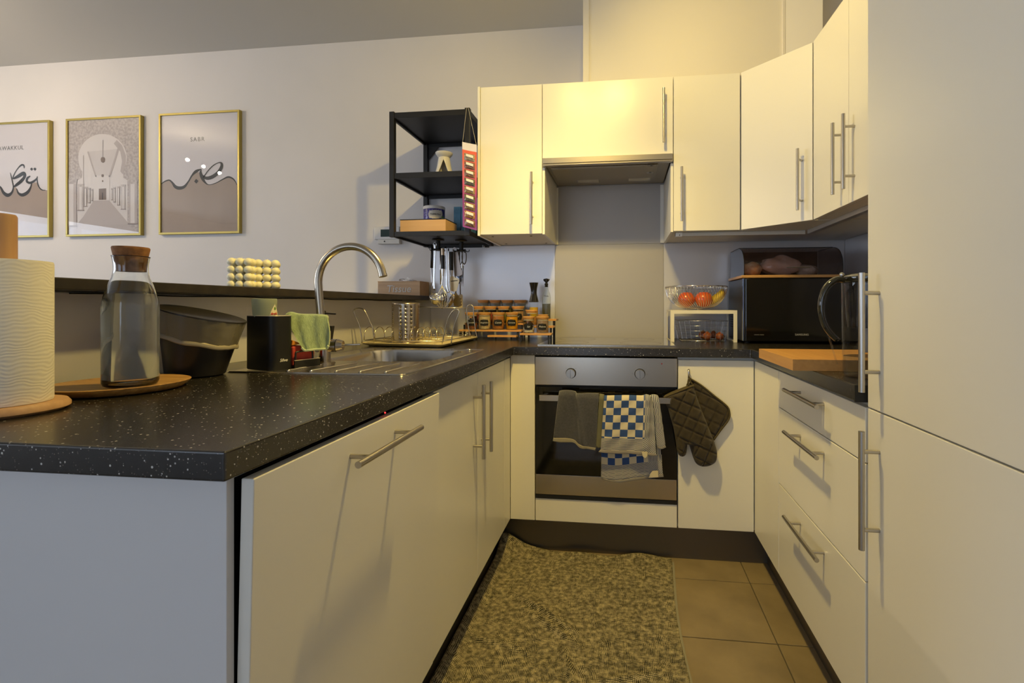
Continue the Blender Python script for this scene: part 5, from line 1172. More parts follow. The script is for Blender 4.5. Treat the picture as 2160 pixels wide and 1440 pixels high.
q = at(1691.5, 705.8, Y=mwy0 - 0.0006); text('SAMSUNG', 0.0125, mat('logo_silver', (0.50, 0.49, 0.46), 0.4), md, face_y(q[0], mwy0 - 0.0006, q[2]), 'logo', space=1.05)
q = at(1601, 706, Y=mwy0 - 0.0006); text('CERAMIC INSIDE', 0.0058, mat('logo_dim', (0.25, 0.24, 0.22), 0.4), md, face_y(q[0], mwy0 - 0.0006, q[2]), 'small_print')
q = at(1735, 706, Y=mwy0 - 0.0006); text('GE83', 0.0050, mat('logo_dim2', (0.16, 0.155, 0.15), 0.4), md, face_y(q[0], mwy0 - 0.0006, q[2]), 'small_print') if False else None
# bread bin
bb = thing('bread_bin', 'smoky see-through roll-top bread bin with a bamboo base on the microwave', 'bread bin', (0.76, 2.44, mz1))
b0x, b1x = 0.5450, 0.9700
MB().box(b0x - 0.012, b1x + 0.008, 2.292, 2.585, mz1 + 0.0008, mz1 + 0.0135).build('base', M_bamboo, bb, bevel=0.002)
prof = spline([(2.297, mz1 + 0.014), (2.294, mz1 + 0.050), (2.302, mz1 + 0.090), (2.330, mz1 + 0.125), (2.370, mz1 + 0.142), (2.430, mz1 + 0.148), (2.575, mz1 + 0.148)], 5)
M_smoke = pane('smoked_acrylic', (0.76, 0.68, 0.65), rough=0.08, f0=1.5)
mb = MB(); n_ = len(prof)
mb.v = [(b0x, p[0], p[1]) for p in prof] + [(b1x, p[0], p[1]) for p in prof]
mb.f = [(i, i + 1, n_ + i + 1, n_ + i) for i in range(n_ - 1)]
cv = mb.build('roll_cover', M_smoke, bb, smooth='all')
for x, nm_ in ((b0x, 'end_panel'), (b1x, 'end_panel')):
    s1 = -0.0022 if x == b0x else 0.0022
    MB().prism([(p[0], p[1]) for p in prof] + [(2.575, mz1 + 0.014)], x, x + s1, 'x').build(nm_, pane('smoked_end', (0.55, 0.50, 0.48), f0=1.4), bb)
MB().tube([(b1x + 0.001, p[0], p[1]) for p in prof], 0.0016, 6).build('end_rim', M_dark, bb, smooth='all')
MB().tube([(b0x - 0.001, p[0], p[1]) for p in prof], 0.0016, 6).build('end_rim', M_dark, bb, smooth='all')
MB().box(b0x, b1x, 2.40, 2.405, mz1 + 0.1475, mz1 + 0.1500).build('top_seam', M_dark, bb)
MB().box(b0x, b1x, 2.578, 2.583, mz1 + 0.014, mz1 + 0.148).build('back_board', mat('dark_walnut', (0.09, 0.05, 0.03), 0.5, col2=(0.16, 0.09, 0.05), scale=12), bb)
q0, q1 = at(1659, 564, Y=2.285), at(1709, 563.5, Y=2.285); bar_handle(bb, (q0[0], 2.285, q0[2]), (q1[0], 2.285, q0[2]), (0, 0.012, 0), 0.0028, M_chrome)
def lump(c, sx, sy, sz, seed, n=28, amp=0.08):
    mb = MB(); mb.ball((0, 0, 0), 1.0, n)
    vs = []
    for p in mb.v:
        d = 1 + amp * math.sin(p[0] * 4 + seed) * math.sin(p[1] * 5 + seed * 2) + amp * 0.6 * math.sin(p[2] * 7 + p[0] * 6 + seed)
        vs.append((c[0] + p[0] * sx * d, c[1] + p[1] * sy * d, c[2] + max(-1, p[2] * d) * sz))
    mb.v = vs; return mb
bz_ = mz1 + 0.0142
o = lump((0.745, 2.44, bz_ + 0.050), 0.098, 0.055, 0.049, 1.0, amp=0.10).build('bread_loaf', mat('bread_in_plastic', (0.80, 0.66, 0.60), 0.25, col2=(0.60, 0.42, 0.33), scale=11, bump=0.5, coat=1.0, bscale=60), None, smooth='all'); tag(o, 'loaf of bread in a plastic bag inside the smoky bread bin', 'bread')
o = lump((0.612, 2.42, bz_ + 0.036), 0.043, 0.045, 0.035, 2.3).build('bread_roll', mat('roll_in_paper', (0.60, 0.34, 0.18), 0.4, col2=(0.75, 0.60, 0.42), scale=30, coat=0.5), None, smooth='all'); tag(o, 'small bread roll left of the loaf inside the bread bin', 'bread')
o = lump((0.875, 2.46, bz_ + 0.030), 0.050, 0.045, 0.029, 4.1).build('bread_bag', mat('white_film', (0.74, 0.66, 0.60), 0.25, col2=(0.50, 0.42, 0.35), scale=30, coat=1.0), None, smooth='all'); tag(o, 'crumpled plastic bread bag right of the loaf inside the bread bin', 'bag')
# cutting board
bd = thing('cutting_board', 'thick bamboo cutting board overhanging the worktop edge', 'chopping board', (0.63, 1.50, W))
for i in range(7):
    x0 = 0.4440 + i * 0.056
    MB().box(x0, x0 + 0.0559, 1.3460, 1.6720, W + 0.0005, W + 0.0305).build('strip', wood('bamboo_strip', (0.60 + 0.02 * (i % 3), 0.33, 0.11), (0.50, 0.26, 0.08), 8 + i, 'y', 0.42, 0.1), bd)
# water filter jug
jx, jy = 0.6060, 1.2600
jg = thing('water_filter_jug', 'clear plastic water filter jug with a dark handle beside the tall cupboard', 'jug', (jx, jy, W))
M_acr = pane('clear_plastic', (0.94, 0.95, 0.97), f0=1.5)
M_acr2 = pane('jug_insert', (0.70, 0.70, 0.74), f0=1.5)
def oval(rx, ry, z, n=40, dx=0): return [(jx + dx + rx * math.cos(2 * PI * k / n), jy + ry * math.sin(2 * PI * k / n), z) for k in range(n)]
ringmesh([oval(0.068, 0.046, W + 0.001), oval(0.071, 0.050, W + 0.004), oval(0.073, 0.054, W + 0.12), oval(0.074, 0.058, W + 0.230)], True, False).build('body', M_acr, jg, smooth=True)
ringmesh([oval(0.060, 0.047, W + 0.120), oval(0.064, 0.051, W + 0.150), oval(0.068, 0.054, W + 0.228)], True, False).build('filter_funnel', M_acr2, jg, smooth=True)
ringmesh([oval(0.028, 0.028, W + 0.060), oval(0.030, 0.030, W + 0.065), oval(0.030, 0.030, W + 0.119)], True, True).build('filter_cartridge', mat('cartridge_grey', (0.20, 0.20, 0.22), 0.35), jg, smooth=True)
ringmesh([oval(0.0665, 0.0445, W + 0.003), oval(0.069, 0.048, W + 0.006), oval(0.070, 0.0495, W + 0.050)], True, True).build('water', pane('jug_water', (0.80, 0.85, 0.93), f0=1.33), jg, smooth=True)
M_jh = mat('smoky_plastic', (0.020, 0.020, 0.016), 0.08, coat=0.6)
ringmesh([oval(0.0745, 0.0585, W + 0.2305), oval(0.076, 0.061, W + 0.234), oval(0.075, 0.060, W + 0.244), oval(0.062, 0.050, W + 0.2505), oval(0.01, 0.01, W + 0.252)]).build('lid', M_jh, jg, smooth=True)
hp_ = spline([(1779, 590), (1766, 589), (1751, 597), (1739, 612), (1732, 635), (1732, 660), (1738, 683), (1750, 702), (1764, 716)], 4)
def jh(u, v):
    q = at(u, v, Y=1.235); return (q[0], q[1], q[2])
n_ = len(hp_); MB().tube([jh(u, v) for u, v in hp_], [0.0105 - 0.0030 * (k / n_) for k in range(n_)], 12, flat=(0.75, 1.15)).build('handle', M_jh, jg, smooth='all')
MB().tube([jh(u + 6, v + 1) for u, v in hp_[6:]], [0.0035] * (n_ - 6), 8).build('handle_inner_edge', M_acr, jg, smooth='all')
MB().tube([jh(1741, 688), jh(1752, 722), jh(1766, 768)], 0.0018, 6).build('handle_brace', M_acr, jg, smooth='all')
MB().ball(jh(1776, 579.5), 0.006, 12).build('lid_button', M_chrome, jg, smooth='all')

# ================================================================== textiles at the oven
def pm_(cx0, cy0, sc): return lambda x, y: (cx0 + x / sc, cy0 + y / sc)
T2 = pm_(1150, 810, 6.544); M3 = pm_(1100, 720, 3.428)
def sheet(tops, bots, Y, fold, conv=T2, n=48, m=48, name='layer', m_=None, parent=None, thick=0.0035, over=True):
    top = spline(tops, 5); bot = spline(bots, 5)
    def fn(s, t):
        a = poly_at(top, s); b = poly_at(bot, s); u, v = conv(a[0] + (b[0] - a[0]) * t, a[1] + (b[1] - a[1]) * t)
        q = at(u, v, Y=Y); d = fold(s, t)
        k = 0.010 * max(0, 1 - t * 9) ** 2 if over else 0
        return (q[0], q[1] - d + k, q[2])
    return MB().grid(n, m, fn, thick, (0, -1, 0)).build(name, m_, parent, smooth='all')
M_tow = mat('grey_terry', (0.045, 0.046, 0.060), 0.98, col2=(0.070, 0.070, 0.085), scale=160, bump=1.0, bscale=700, sheen=0.6)
gt = thing('hand_towel', 'grey terry hand towel with pale hems on the oven door handle', 'towel', (-0.27, 1.97, 0.6))
def gfold(s, t): return 0.010 * math.sin(PI * min(1, s * 1.9)) * (1 - 0.4 * t) + 0.007 * math.exp(-((s - 0.42 - 0.30 * t) / 0.07) ** 2) + 0.004 * math.sin(s * 9 + t * 3) * t
sheet([(190, 100), (250, 86), (340, 86), (420, 100), (445, 132), (600, 130), (740, 134)], [(112, 745), (200, 745), (300, 745), (400, 765), (470, 830), (590, 870), (700, 885)], 1.962, gfold, m_=M_tow, parent=gt, thick=0.006)
M_hem = mat('pale_hem', (0.30, 0.27, 0.20), 0.95, bump=0.8, bscale=500, scale=200)
sheet([(112, 742), (200, 742), (300, 742), (400, 762), (470, 827), (590, 867), (700, 882)], [(104, 785), (200, 803), (300, 800), (400, 806), (475, 872), (590, 898), (690, 916)], 1.960, lambda s, t: gfold(s, 1) + 0.0005, n=40, m=5, name='hem', m_=M_hem, parent=gt, thick=0.003, over=False)
sheet([(748, 136), (785, 140), (815, 150)], [(700, 862), (735, 880), (770, 868)], 1.966, lambda s, t: 0.003 * math.sin(s * PI), n=8, m=40, name='side_border', m_=mat('green_grey_border', (0.15, 0.145, 0.085), 0.95, bump=0.8, bscale=500, scale=200), parent=gt, thick=0.004)
# checked tea towel
def check_mat(cu, cv, su, sv, ou=0.0, ov=0.0, dim=1.0):
    m, nt, bb = new('blue_check_cotton'); N = nt.nodes; L = nt.links
    tc = N.new('ShaderNodeTexCoord'); sp_ = N.new('ShaderNodeSeparateXYZ'); L.new(tc.outputs['UV'], sp_.inputs[0])
    def mt(op, a, b=None, c=None):
        n = N.new('ShaderNodeMath'); n.operation = op
        for i, x in enumerate((a, b, c)):
            if x is None: continue
            if isinstance(x, (int, float)): n.inputs[i].default_value = x
            else: L.new(x, n.inputs[i])
        return n.outputs[0]
    u, v = sp_.outputs[0], sp_.outputs[1]
    U = mt('ADD', mt('MULTIPLY', u, cu), ou); V = mt('ADD', mt('MULTIPLY', v, cv), ov)
    chk = mt('MODULO', mt('ADD', mt('FLOOR', U), mt('FLOOR', V)), 2.0)
    fl_u = mt('MODULO', mt('FLOOR', U), 2.0); fl_v = mt('MODULO', mt('FLOOR', V), 2.0)
    vst = mt('GREATER_THAN', mt('FRACT', mt('ADD', mt('MULTIPLY', U, 5.0), mt('MULTIPLY', fl_v, 0.5))), 0.5)
    hst = mt('GREATER_THAN', mt('FRACT', mt('ADD', mt('MULTIPLY', V, 6.0), mt('MULTIPLY', fl_u, 0.5))), 0.5)
    fine = mt('MODULO', mt('ADD', mt('FLOOR', mt('MULTIPLY', U, 8.0)), mt('FLOOR', mt('MULTIPLY', V, 8.0))), 2.0)
    inu = mt('GREATER_THAN', u, su); inv = mt('GREATER_THAN', v, sv)
    def mix(f, a, b):
        n = N.new('ShaderNodeMixRGB')
        for i, x in zip((0, 1, 2), (f, a, b)):
            if isinstance(x, tuple): n.inputs[i].default_value = x
            else: L.new(x, n.inputs[i])
        return n.outputs[0]
    cream = (0.62 * dim, 0.55 * dim, 0.40 * dim, 1); blue = (0.030 * dim, 0.075 * dim, 0.24 * dim, 1); navy = (0.028 * dim, 0.040 * dim, 0.085 * dim, 1); whi = (0.60 * dim, 0.58 * dim, 0.52 * dim, 1)
    A_ = mix(chk, blue, cream); B_v = mix(vst, navy, whi); B_h = mix(hst, navy, whi); Cf = mix(fine, navy, whi)
    top_ = mix(inu, A_, B_v); low = mix(inu, B_h, Cf); r = mix(inv, top_, low)
    L.new(r, bb.inputs['Base Color']); bb.inputs['Roughness'].default_value = 0.9
    return m
ct = thing('tea_towel', 'blue and cream checked tea towel folded over the oven door handle', 'towel', (0.02, 1.97, 0.6))
def cfold(s, t): return 0.003 * math.sin(s * 8 + 1) + 0.0016 * math.sin(s * 21 + t * 6) * t + 0.0012 * math.sin(t * 23 + s * 15) + 0.009 * math.exp(-((s - 0.84) / 0.05) ** 2) * (1 - 0.3 * t)
sheet([(790, 200), (1000, 200), (1300, 200), (1550, 210)], [(770, 1300), (900, 1320), (1060, 1322), (1420, 1270), (1625, 1250)], 1.992, lambda s, t: 0.002 * math.sin(s * 9) * t, name='rear_layer', m_=check_mat(8.4, 11.3, 0.77, 0.815, 0.1, 0.75), parent=ct, thick=0.002, over=False)
sheet([(795, 1296), (900, 1318), (1060, 1320), (1420, 1268), (1628, 1240)], [(800, 1318), (900, 1340), (1060, 1352), (1420, 1302), (1636, 1280)], 1.9905, lambda s, t: 0.002 * math.sin(s * 9), n=30, m=4, name='rear_hem', m_=mat('towel_hem_grey', (0.26, 0.24, 0.22), 0.95), parent=ct, thick=0.0025, over=False)
sheet([(1440, 165), (1475, 146), (1520, 146), (1560, 165), (1580, 230)], [(1540, 850), (1570, 862), (1610, 866), (1640, 850), (1660, 835)], 1.978, lambda s, t: 0.006 * math.sin(PI * s), n=20, m=40, name='side_fold', m_=check_mat(1.6, 7.6, -1, 0.70, 0.2, 0), parent=ct, thick=0.003)
sheet([(1545, 852), (1600, 862), (1655, 836)], [(1548, 890), (1610, 890), (1670, 872)], 1.977, lambda s, t: 0.006 * math.sin(PI * s), n=10, m=3, name='side_fold_hem', m_=mat('towel_hem_side', (0.26, 0.24, 0.22), 0.95), parent=ct, thick=0.003, over=False)
sheet([(815, 158), (1000, 158), (1200, 158), (1340, 160), (1400, 140), (1450, 160), (1490, 240)], [(765, 905), (930, 915), (1130, 922), (1330, 925), (1400, 935), (1480, 955), (1530, 960)], 1.966, cfold, n=90, m=60, name='front_layer', m_=check_mat(7.2, 7.6, 0.77, 0.775, 0.62, 0.3), parent=ct, thick=0.002)
sheet([(762, 903), (930, 913), (1130, 920), (1330, 923), (1400, 933), (1480, 953), (1532, 958)], [(735, 935), (930, 958), (1130, 966), (1330, 968), (1400, 975), (1480, 988), (1545, 978)], 1.964, lambda s, t: cfold(s, 1), n=50, m=4, name='front_hem', m_=mat('towel_hem_front', (0.30, 0.27, 0.24), 0.95), parent=ct, thick=0.0025, over=False)
M_tagc = mat('care_tag_cream', (0.66, 0.58, 0.38), 0.8)
def ptag(pts, Y): return MB().prism([(at(*T2(x, y), Y=Y)[0], at(*T2(x, y), Y=Y)[2]) for x, y in pts], Y - 0.001, Y, 'y').build('care_tag', M_tagc, ct)
ptag([(1332, 932), (1410, 930), (1412, 985), (1385, 1020), (1350, 1000)], 1.9515); ptag([(1480, 1195), (1558, 1192), (1562, 1280), (1428, 1288), (1450, 1235)], 1.9845)

# ------------------------------------------------------------------ hook, pot holder, oven mitt
hk = thing('door_hook', 'small steel hook on the cabinet door right of the oven', 'hook', (0.262, 2.02, 0.78))
hx = at(1453, 790, Y=2.012)[0]; h1_, h0_ = at(1453, 781, Y=2.012)[2], at(1453, 806, Y=2.012)[2]
MB().tube([(hx, 2.018, h1_ + 0.001), (hx, 2.012, h1_), (hx, 2.010, h1_ - 0.006), (hx, 2.010, h0_ + 0.006)], 0.0042, 10, flat=(0.4, 1)).build('bar', M_steel, hk, smooth='all')
MB().tube([(hx, 2.010, h0_ + 0.008), (hx, 2.006, h0_ - 0.001), (hx, 1.996, h0_ - 0.003), (hx, 1.988, h0_ + 0.004)], 0.0028, 8).build('hook_end', M_steel, hk, smooth='all')
MB().cyl((hx, 2.0175, h1_ + 0.001), (hx, YB - 0.0003, h1_ + 0.001), 0.0042, 10).build('fixing', M_steel, hk)
M_mitt = mat('brown_quilted_cotton', (0.030, 0.021, 0.010), 0.95, col2=(0.046, 0.033, 0.016), scale=60, bump=0.5, bscale=900, sheen=0.3)
M_bind = mat('mitt_binding', (0.075, 0.058, 0.026), 0.9, bump=0.5, bscale=800)
def span(poly, y):
    xs_ = []
    for i in range(len(poly)):
        (x0, y0), (x1, y1) = poly[i], poly[(i + 1) % len(poly)]
        if (y0 <= y < y1) or (y1 <= y < y0): xs_.append(x0 + (x1 - x0) * (y - y0) / (y1 - y0))
    return (min(xs_), max(xs_)) if len(xs_) >= 2 else (None, None)
def quilt(poly, Y, T, n, m, name, parent, ang, pitch, groove=0.0045, off=(0, 0)):
    ys_ = [p[1] for p in poly]; y0, y1 = min(ys_) + 0.6, max(ys_) - 0.6
    def pt(s, t, side):
        y = y0 + (y1 - y0) * (0.5 - 0.5 * math.cos(PI * t)); a, b = span(poly, y)
        ss = 0.5 - 0.5 * math.cos(PI * s); x = a + (b - a) * ss; u, v = M3(x, y)
        q = at(u, v, Y=Y); de = min(x - a, b - x, (y - y0) * 1.2 + 3, (y1 - y) * 1.2 + 3)
        h = T * (1 - math.exp(-max(0, de) / 26.0)) if 0 < s < 1 else 0
        if side > 0:
            ca, sa = math.cos(ang), math.sin(ang); g1 = ((x * ca + y * sa) / pitch + off[0]) % 1; g2 = ((-x * sa + y * ca) / pitch + off[1]) % 1
            d_ = min(min(g1, 1 - g1), min(g2, 1 - g2)); h -= groove * math.exp(-(d_ / 0.07) ** 2) * min(1, de / 20); h += 0.0012 * math.sin(x * 0.05) * math.cos(y * 0.04)
            return (q[0], q[1] - h, q[2])
        return (q[0], q[1] + h * 0.5, q[2])
    mb = MB(); mb.grid(n, m, lambda s, t: pt(s, t, 1)); mb.uv = None; k = len(mb.v); mb.grid(n, m, lambda s, t: pt(s, t, -1)); mb.uv = None
    nf = n * m; mb.f = mb.f[:nf] + [f[::-1] for f in mb.f[nf:]]
    return mb.build(name, M_mitt, parent, smooth='all')
ph_ = thing('pot_holder', 'brown quilted pot holder hanging behind the oven mitt', 'pot holder', (0.33, 2.0, 0.7))
pot = spline([(1232, 282), (1300, 320), (1400, 400), (1480, 465), (1502, 505), (1498, 560), (1440, 640), (1388, 712), (1330, 706), (1240, 640), (1190, 560), (1170, 440), (1200, 340), (1222, 284)], 3)
quilt(pot, 2.012, 0.008, 70, 70, 'pad', ph_, 0.45, 78)
MB().tube([(lambda q: (q[0], q[1], q[2]))(at(*M3(x, y), Y=2.0095)) for x, y in spline([(1226, 272), (1300, 318), (1400, 398), (1480, 463), (1503, 505), (1499, 562), (1440, 642), (1390, 712)], 4)], 0.0036, 8).build('binding', M_bind, ph_, smooth='all')
MB().tube([at(*M3(x, y), Y=2.006) for x, y in spline([(1228, 290), (1205, 300), (1196, 320), (1200, 345), (1212, 320), (1222, 282), (1214, 262), (1232, 280)], 4)], 0.003, 8).build('hanging_loop', M_bind, ph_, smooth='all')
mt_ = thing('oven_mitt', 'brown quilted oven mitt with the thumb to the left', 'oven mitt', (0.28, 1.98, 0.6))
hand = spline([(1247, 318), (1262, 380), (1300, 490), (1345, 600), (1390, 715), (1412, 790), (1412, 845), (1395, 880), (1350, 900), (1300, 902), (1262, 880), (1238, 830), (1210, 740), (1197, 735), (1150, 740), (1118, 690), (1092, 600), (1060, 490), (1032, 404), (1100, 378), (1180, 348)], 3)
quilt(hand, 1.990, 0.020, 76, 100, 'hand', mt_, 0.42, 82, 0.0055)
thumb = spline([(1095, 600), (1112, 700), (1126, 790), (1140, 822), (1165, 832), (1188, 818), (1197, 770), (1198, 700), (1190, 640), (1150, 590)], 3)
quilt(thumb, 1.986, 0.018, 30, 50, 'thumb', mt_, 0.42, 82, 0.0045)
MB().tube([at(*M3(x, y), Y=1.984) for x, y in spline([(1030, 404), (1090, 380), (1160, 352), (1248, 318)], 6)], 0.0045, 8).build('cuff_binding', M_bind, mt_, smooth='all')
MB().tube([at(*M3(x, y), Y=1.996) for x, y in spline([(1036, 396), (1090, 370), (1160, 341), (1240, 312)], 6)], 0.0040, 8).build('cuff_back', M_bind, mt_, smooth='all')
MB().tube([at(*M3(x, y), Y=1.992) for x, y in spline([(1240, 318), (1222, 290), (1212, 268), (1206, 285), (1205, 310), (1225, 322)], 5)], 0.0032, 8).build('hanging_loop', M_bind, mt_, smooth='all')

# ================================================================== rug
def rug_mat():
    m, nt, bb = new('woven_check_rug'); N = nt.nodes; L = nt.links
    tc = N.new('ShaderNodeTexCoord'); nz = N.new('ShaderNodeTexNoise'); nz.inputs['Scale'].default_value = 9; nz.inputs['Detail'].default_value = 4; L.new(tc.outputs['Object'], nz.inputs[0])
    mx = N.new('ShaderNodeVectorMath'); mx.operation = 'MULTIPLY_ADD'; L.new(nz.outputs['Color'], mx.inputs[0]); mx.inputs[1].default_value = (0.035, 0.035, 0); L.new(tc.outputs['Object'], mx.inputs[2])
    sp_ = N.new('ShaderNodeSeparateXYZ'); L.new(mx.outputs[0], sp_.inputs[0])
    outs = []
    for i in (0, 1):
        a = N.new('ShaderNodeMath'); a.operation = 'MULTIPLY'; a.inputs[1].default_value = 220; L.new(sp_.outputs[i], a.inputs[0])
        b = N.new('ShaderNodeMath'); b.operation = 'FRACT'; L.new(a.outputs[0], b.inputs[0])
        c = N.new('ShaderNodeMath'); c.operation = 'PINGPONG'; c.inputs[1].default_value = 0.5; L.new(b.outputs[0], c.inputs[0]); outs.append(c.outputs[0])
    n2 = N.new('ShaderNodeTexNoise'); n2.inputs['Scale'].default_value = 70; n2.inputs['Detail'].default_value = 2; L.new(tc.outputs['Object'], n2.inputs[0])
    mn = N.new('ShaderNodeMath'); mn.operation = 'MINIMUM'; L.new(outs[0], mn.inputs[0]); L.new(outs[1], mn.inputs[1])
    ad = N.new('ShaderNodeMath'); ad.operation = 'ADD'; sc_ = N.new('ShaderNodeMath'); sc_.operation = 'MULTIPLY'; sc_.inputs[1].default_value = 0.6; L.new(n2.outputs[0], sc_.inputs[0]); L.new(mn.outputs[0], ad.inputs[0]); L.new(sc_.outputs[0], ad.inputs[1])
    r = N.new('ShaderNodeValToRGB'); L.new(ad.outputs[0], r.inputs[0]); e = r.color_ramp.elements
    e[0].position = 0.40; e[0].color = (0.012, 0.013, 0.009, 1); e[1].position = 0.55; e[1].color = (0.42, 0.36, 0.22, 1)
    L.new(r.outputs[0], bb.inputs['Base Color']); bb.inputs['Roughness'].default_value = 0.95
    bp = N.new('ShaderNodeBump'); bp.inputs['Strength'].default_value = 0.5; bp.inputs['Distance'].default_value = 0.003; L.new(ad.outputs[0], bp.inputs['Height']); L.new(bp.outputs[0], bb.inputs['Normal'])
    return m
def rug_fn(s, t):
    x = -0.535 + s * (0.722 + 0.012 * math.sin(t * 7)); y = 0.75 + t * (1.305 + 0.012 * math.sin(s * 9))
    z = 0.0045 + 0.0012 * math.sin(x * 31 + y * 17) * math.sin(y * 23)
    def ridge(x0, y0, x1, y1, w, h):
        dx, dy = x1 - x0, y1 - y0; L2 = dx * dx + dy * dy; k = max(0, min(1, ((x - x0) * dx + (y - y0) * dy) / L2)); d = math.hypot(x - x0 - k * dx, y - y0 - k * dy)
        return 1.4 * h * math.exp(-(d / w) ** 2) * math.sin(PI * (0.1 + 0.8 * k))
    z += ridge(-0.42, 1.74, -0.16, 1.55, 0.011, 0.018) + ridge(-0.36, 1.66, -0.14, 1.49, 0.010, 0.013) + ridge(-0.50, 1.50, -0.30, 1.45, 0.012, 0.008) + ridge(-0.10, 1.35, 0.12, 1.42, 0.010, 0.006) + ridge(-0.2, 1.5, -0.13, 1.30, 0.009, 0.010) + ridge(-0.45, 1.25, -0.05, 1.22, 0.014, 0.008)
    z += 0.055 * math.exp(-((x + 0.505) / 0.060) ** 2) * max(0, (t - 0.90) / 0.10) ** 1.5 + 0.014 * max(0, (t - 0.94) / 0.06) ** 2 * (0.6 + 0.4 * math.sin(x * 26))
    z += 0.022 * math.exp(-((x + 0.535) / 0.03) ** 2) + 0.002 * max(0, (s - 0.97) / 0.03)
    if y > 2.066: y = 2.066
    return (x, y, z)
o = MB().grid(110, 190, rug_fn, 0.003).build('rug', rug_mat(), None, smooth='all'); tag(o, 'crumpled woven rug with a fine dark check on the tiled floor', 'rug')
sl = MB().grid(2, 30, lambda s, t: (rug_fn(1, t)[0] - 0.002 + 0.010 * s, rug_fn(1, t)[1] - 0.02, 0.0022), 0.0015).build('rug_backing', mat('grey_backing', (0.25, 0.235, 0.19), 0.9), o)

# ================================================================== pictures
PY = 2.609
M_print = mat('print_white', (0.60, 0.575, 0.60), 0.6)
M_taupe = mat('print_taupe', (0.36, 0.285, 0.235), 0.6, col2=(0.31, 0.245, 0.205), scale=5, stretch=(1, 1, 0.4))
M_ink = mat('print_ink', (0.022, 0.022, 0.021), 0.6)
M_acrylic = pane('picture_acrylic', (0.985, 0.985, 0.985), f0=1.45)
P6 = lambda x, y: (x / 4, 220 + y / 4)
def framed(lab, u0, u1, v0l, v1l):
    a = at(u0, v0l, Y=PY - 0.002); b = at(u1, v1l, Y=PY - 0.002); x0, x1 = a[0], b[0]; z1, z0 = 2.2335, 1.4990
    t = thing('picture', lab, 'picture', ((x0 + x1) / 2, 2.615, z0)); w = 0.012
    for bx in ((x0, x1, z1 - w, z1), (x0, x1, z0, z0 + w), (x0, x0 + w, z0 + w, z1 - w), (x1 - w, x1, z0 + w, z1 - w)):
        MB().box(bx[0], bx[1], PY - 0.004, YW - 0.001, bx[2], bx[3]).build('frame_rail', M_gold, t, bevel=0.001)
    pr = MB().box(x0 + w, x1 - w, PY + 0.004, PY + 0.012, z0 + w, z1 - w).build('print', M_print, t)
    MB().box(x0 + w, x1 - w, PY + 0.0005, PY + 0.0015, z0 + w, z1 - w).build('glazing', M_acrylic, t)
    return t, pr, (x0 + w, x1 - w, z0 + w, z1 - w)
def flat(name, pts, m_, pr, lvl, box=None):
    Y_ = PY + 0.004 - 0.0003 * lvl; P_ = []
    for x, y in pts:
        q = at(*P6(x, y), Y=Y_); X_, Z_ = q[0], q[2]
        if box: X_ = min(max(X_, box[0]), box[1]); Z_ = min(max(Z_, box[2]), box[3])
        P_.append((X_, Z_))
    c = []
    for p in P_:
        if not c or (abs(p[0] - c[-1][0]) + abs(p[1] - c[-1][1])) > 1e-5: c.append(p)
    bmm = bmesh.new(); vv = [bmm.verts.new((p[0], Y_, p[1])) for p in c]; f = bmm.faces.new(vv); f.normal_update(); bmm.normal_update()
    bmesh.ops.triangulate(bmm, faces=[f]); bmm.normal_update()
    me = bpy.data.meshes.new(name); bmm.to_mesh(me); bmm.free(); me.transform(Matrix.Translation(-wloc(pr))); me.materials.append(m_)
    o = bpy.data.objects.new(name, me); COL.objects.link(o); o.parent = pr; return o
def stroke(name, pts, m_, pr, lvl, nib=None, box=None):
    """ribbon of given width through (x, y, width)"""
    S_ = spline(pts, 8); L_, R_ = [], []
    for i, (x, y, w) in enumerate(S_):
        a = S_[max(0, i - 1)]; b = S_[min(len(S_) - 1, i + 1)]; dx, dy = b[0] - a[0], b[1] - a[1]; l = math.hypot(dx, dy) or 1
        w = max(2.0, w); L_.append((x - dy / l * w / 2, y + dx / l * w / 2)); R_.append((x + dy / l * w / 2, y - dx / l * w / 2))
    Y_ = PY + 0.004 - 0.0003 * lvl; mb = MB(); n = len(S_)
    def cv(p):
        q = at(*P6(*p), Y=Y_); return (min(max(q[0], box[0]), box[1]) if box else q[0], Y_, q[2])
    mb.v = [cv(p) for p in L_] + [cv(p) for p in R_]
    mb.f = [(i, i + 1, n + i + 1, n + i) for i in range(n - 1)]
    return mb.build(name, m_, pr)
# right picture
t, pr, bx = framed('gold-framed calligraphy print lettered SABR, right of the three pictures', 335, 505, 241, 234)
wave = [(1340, 690), (1352, 680), (1375, 660), (1400, 645), (1425, 640), (1450, 655), (1475, 690), (1500, 708), (1530, 708), (1560, 690), (1590, 655), (1615, 605), (1640, 580), (1665, 565), (1690, 590), (1700, 620), (1725, 660), (1760, 678), (1820, 662), (1870, 635), (1920, 614), (1960, 622), (1985, 650), (2010, 685)]
flat('taupe_ground', [p[:2] for p in spline([(x, y) for x, y in wave], 4)] + [(2040, 1110), (1330, 1110)], M_taupe, pr, 1, bx)
stroke('calligraphy', [(1348, 683, 4), (1375, 660, 8), (1402, 645, 11), (1430, 640, 12), (1455, 662, 16), (1480, 695, 26), (1515, 706, 28), (1555, 694, 22), (1590, 650, 12), (1620, 600, 14), (1655, 565, 24), (1698, 546, 6)], M_ink, pr, 3, box=bx)
stroke('calligraphy', [(1700, 548, 4), (1692, 575, 20), (1706, 618, 28), (1728, 655, 16), (1762, 678, 6), (1820, 664, 7), (1880, 632, 10), (1925, 613, 14), (1962, 625, 12), (1985, 650, 8), (1998, 678, 4)], M_ink, pr, 3, box=bx)
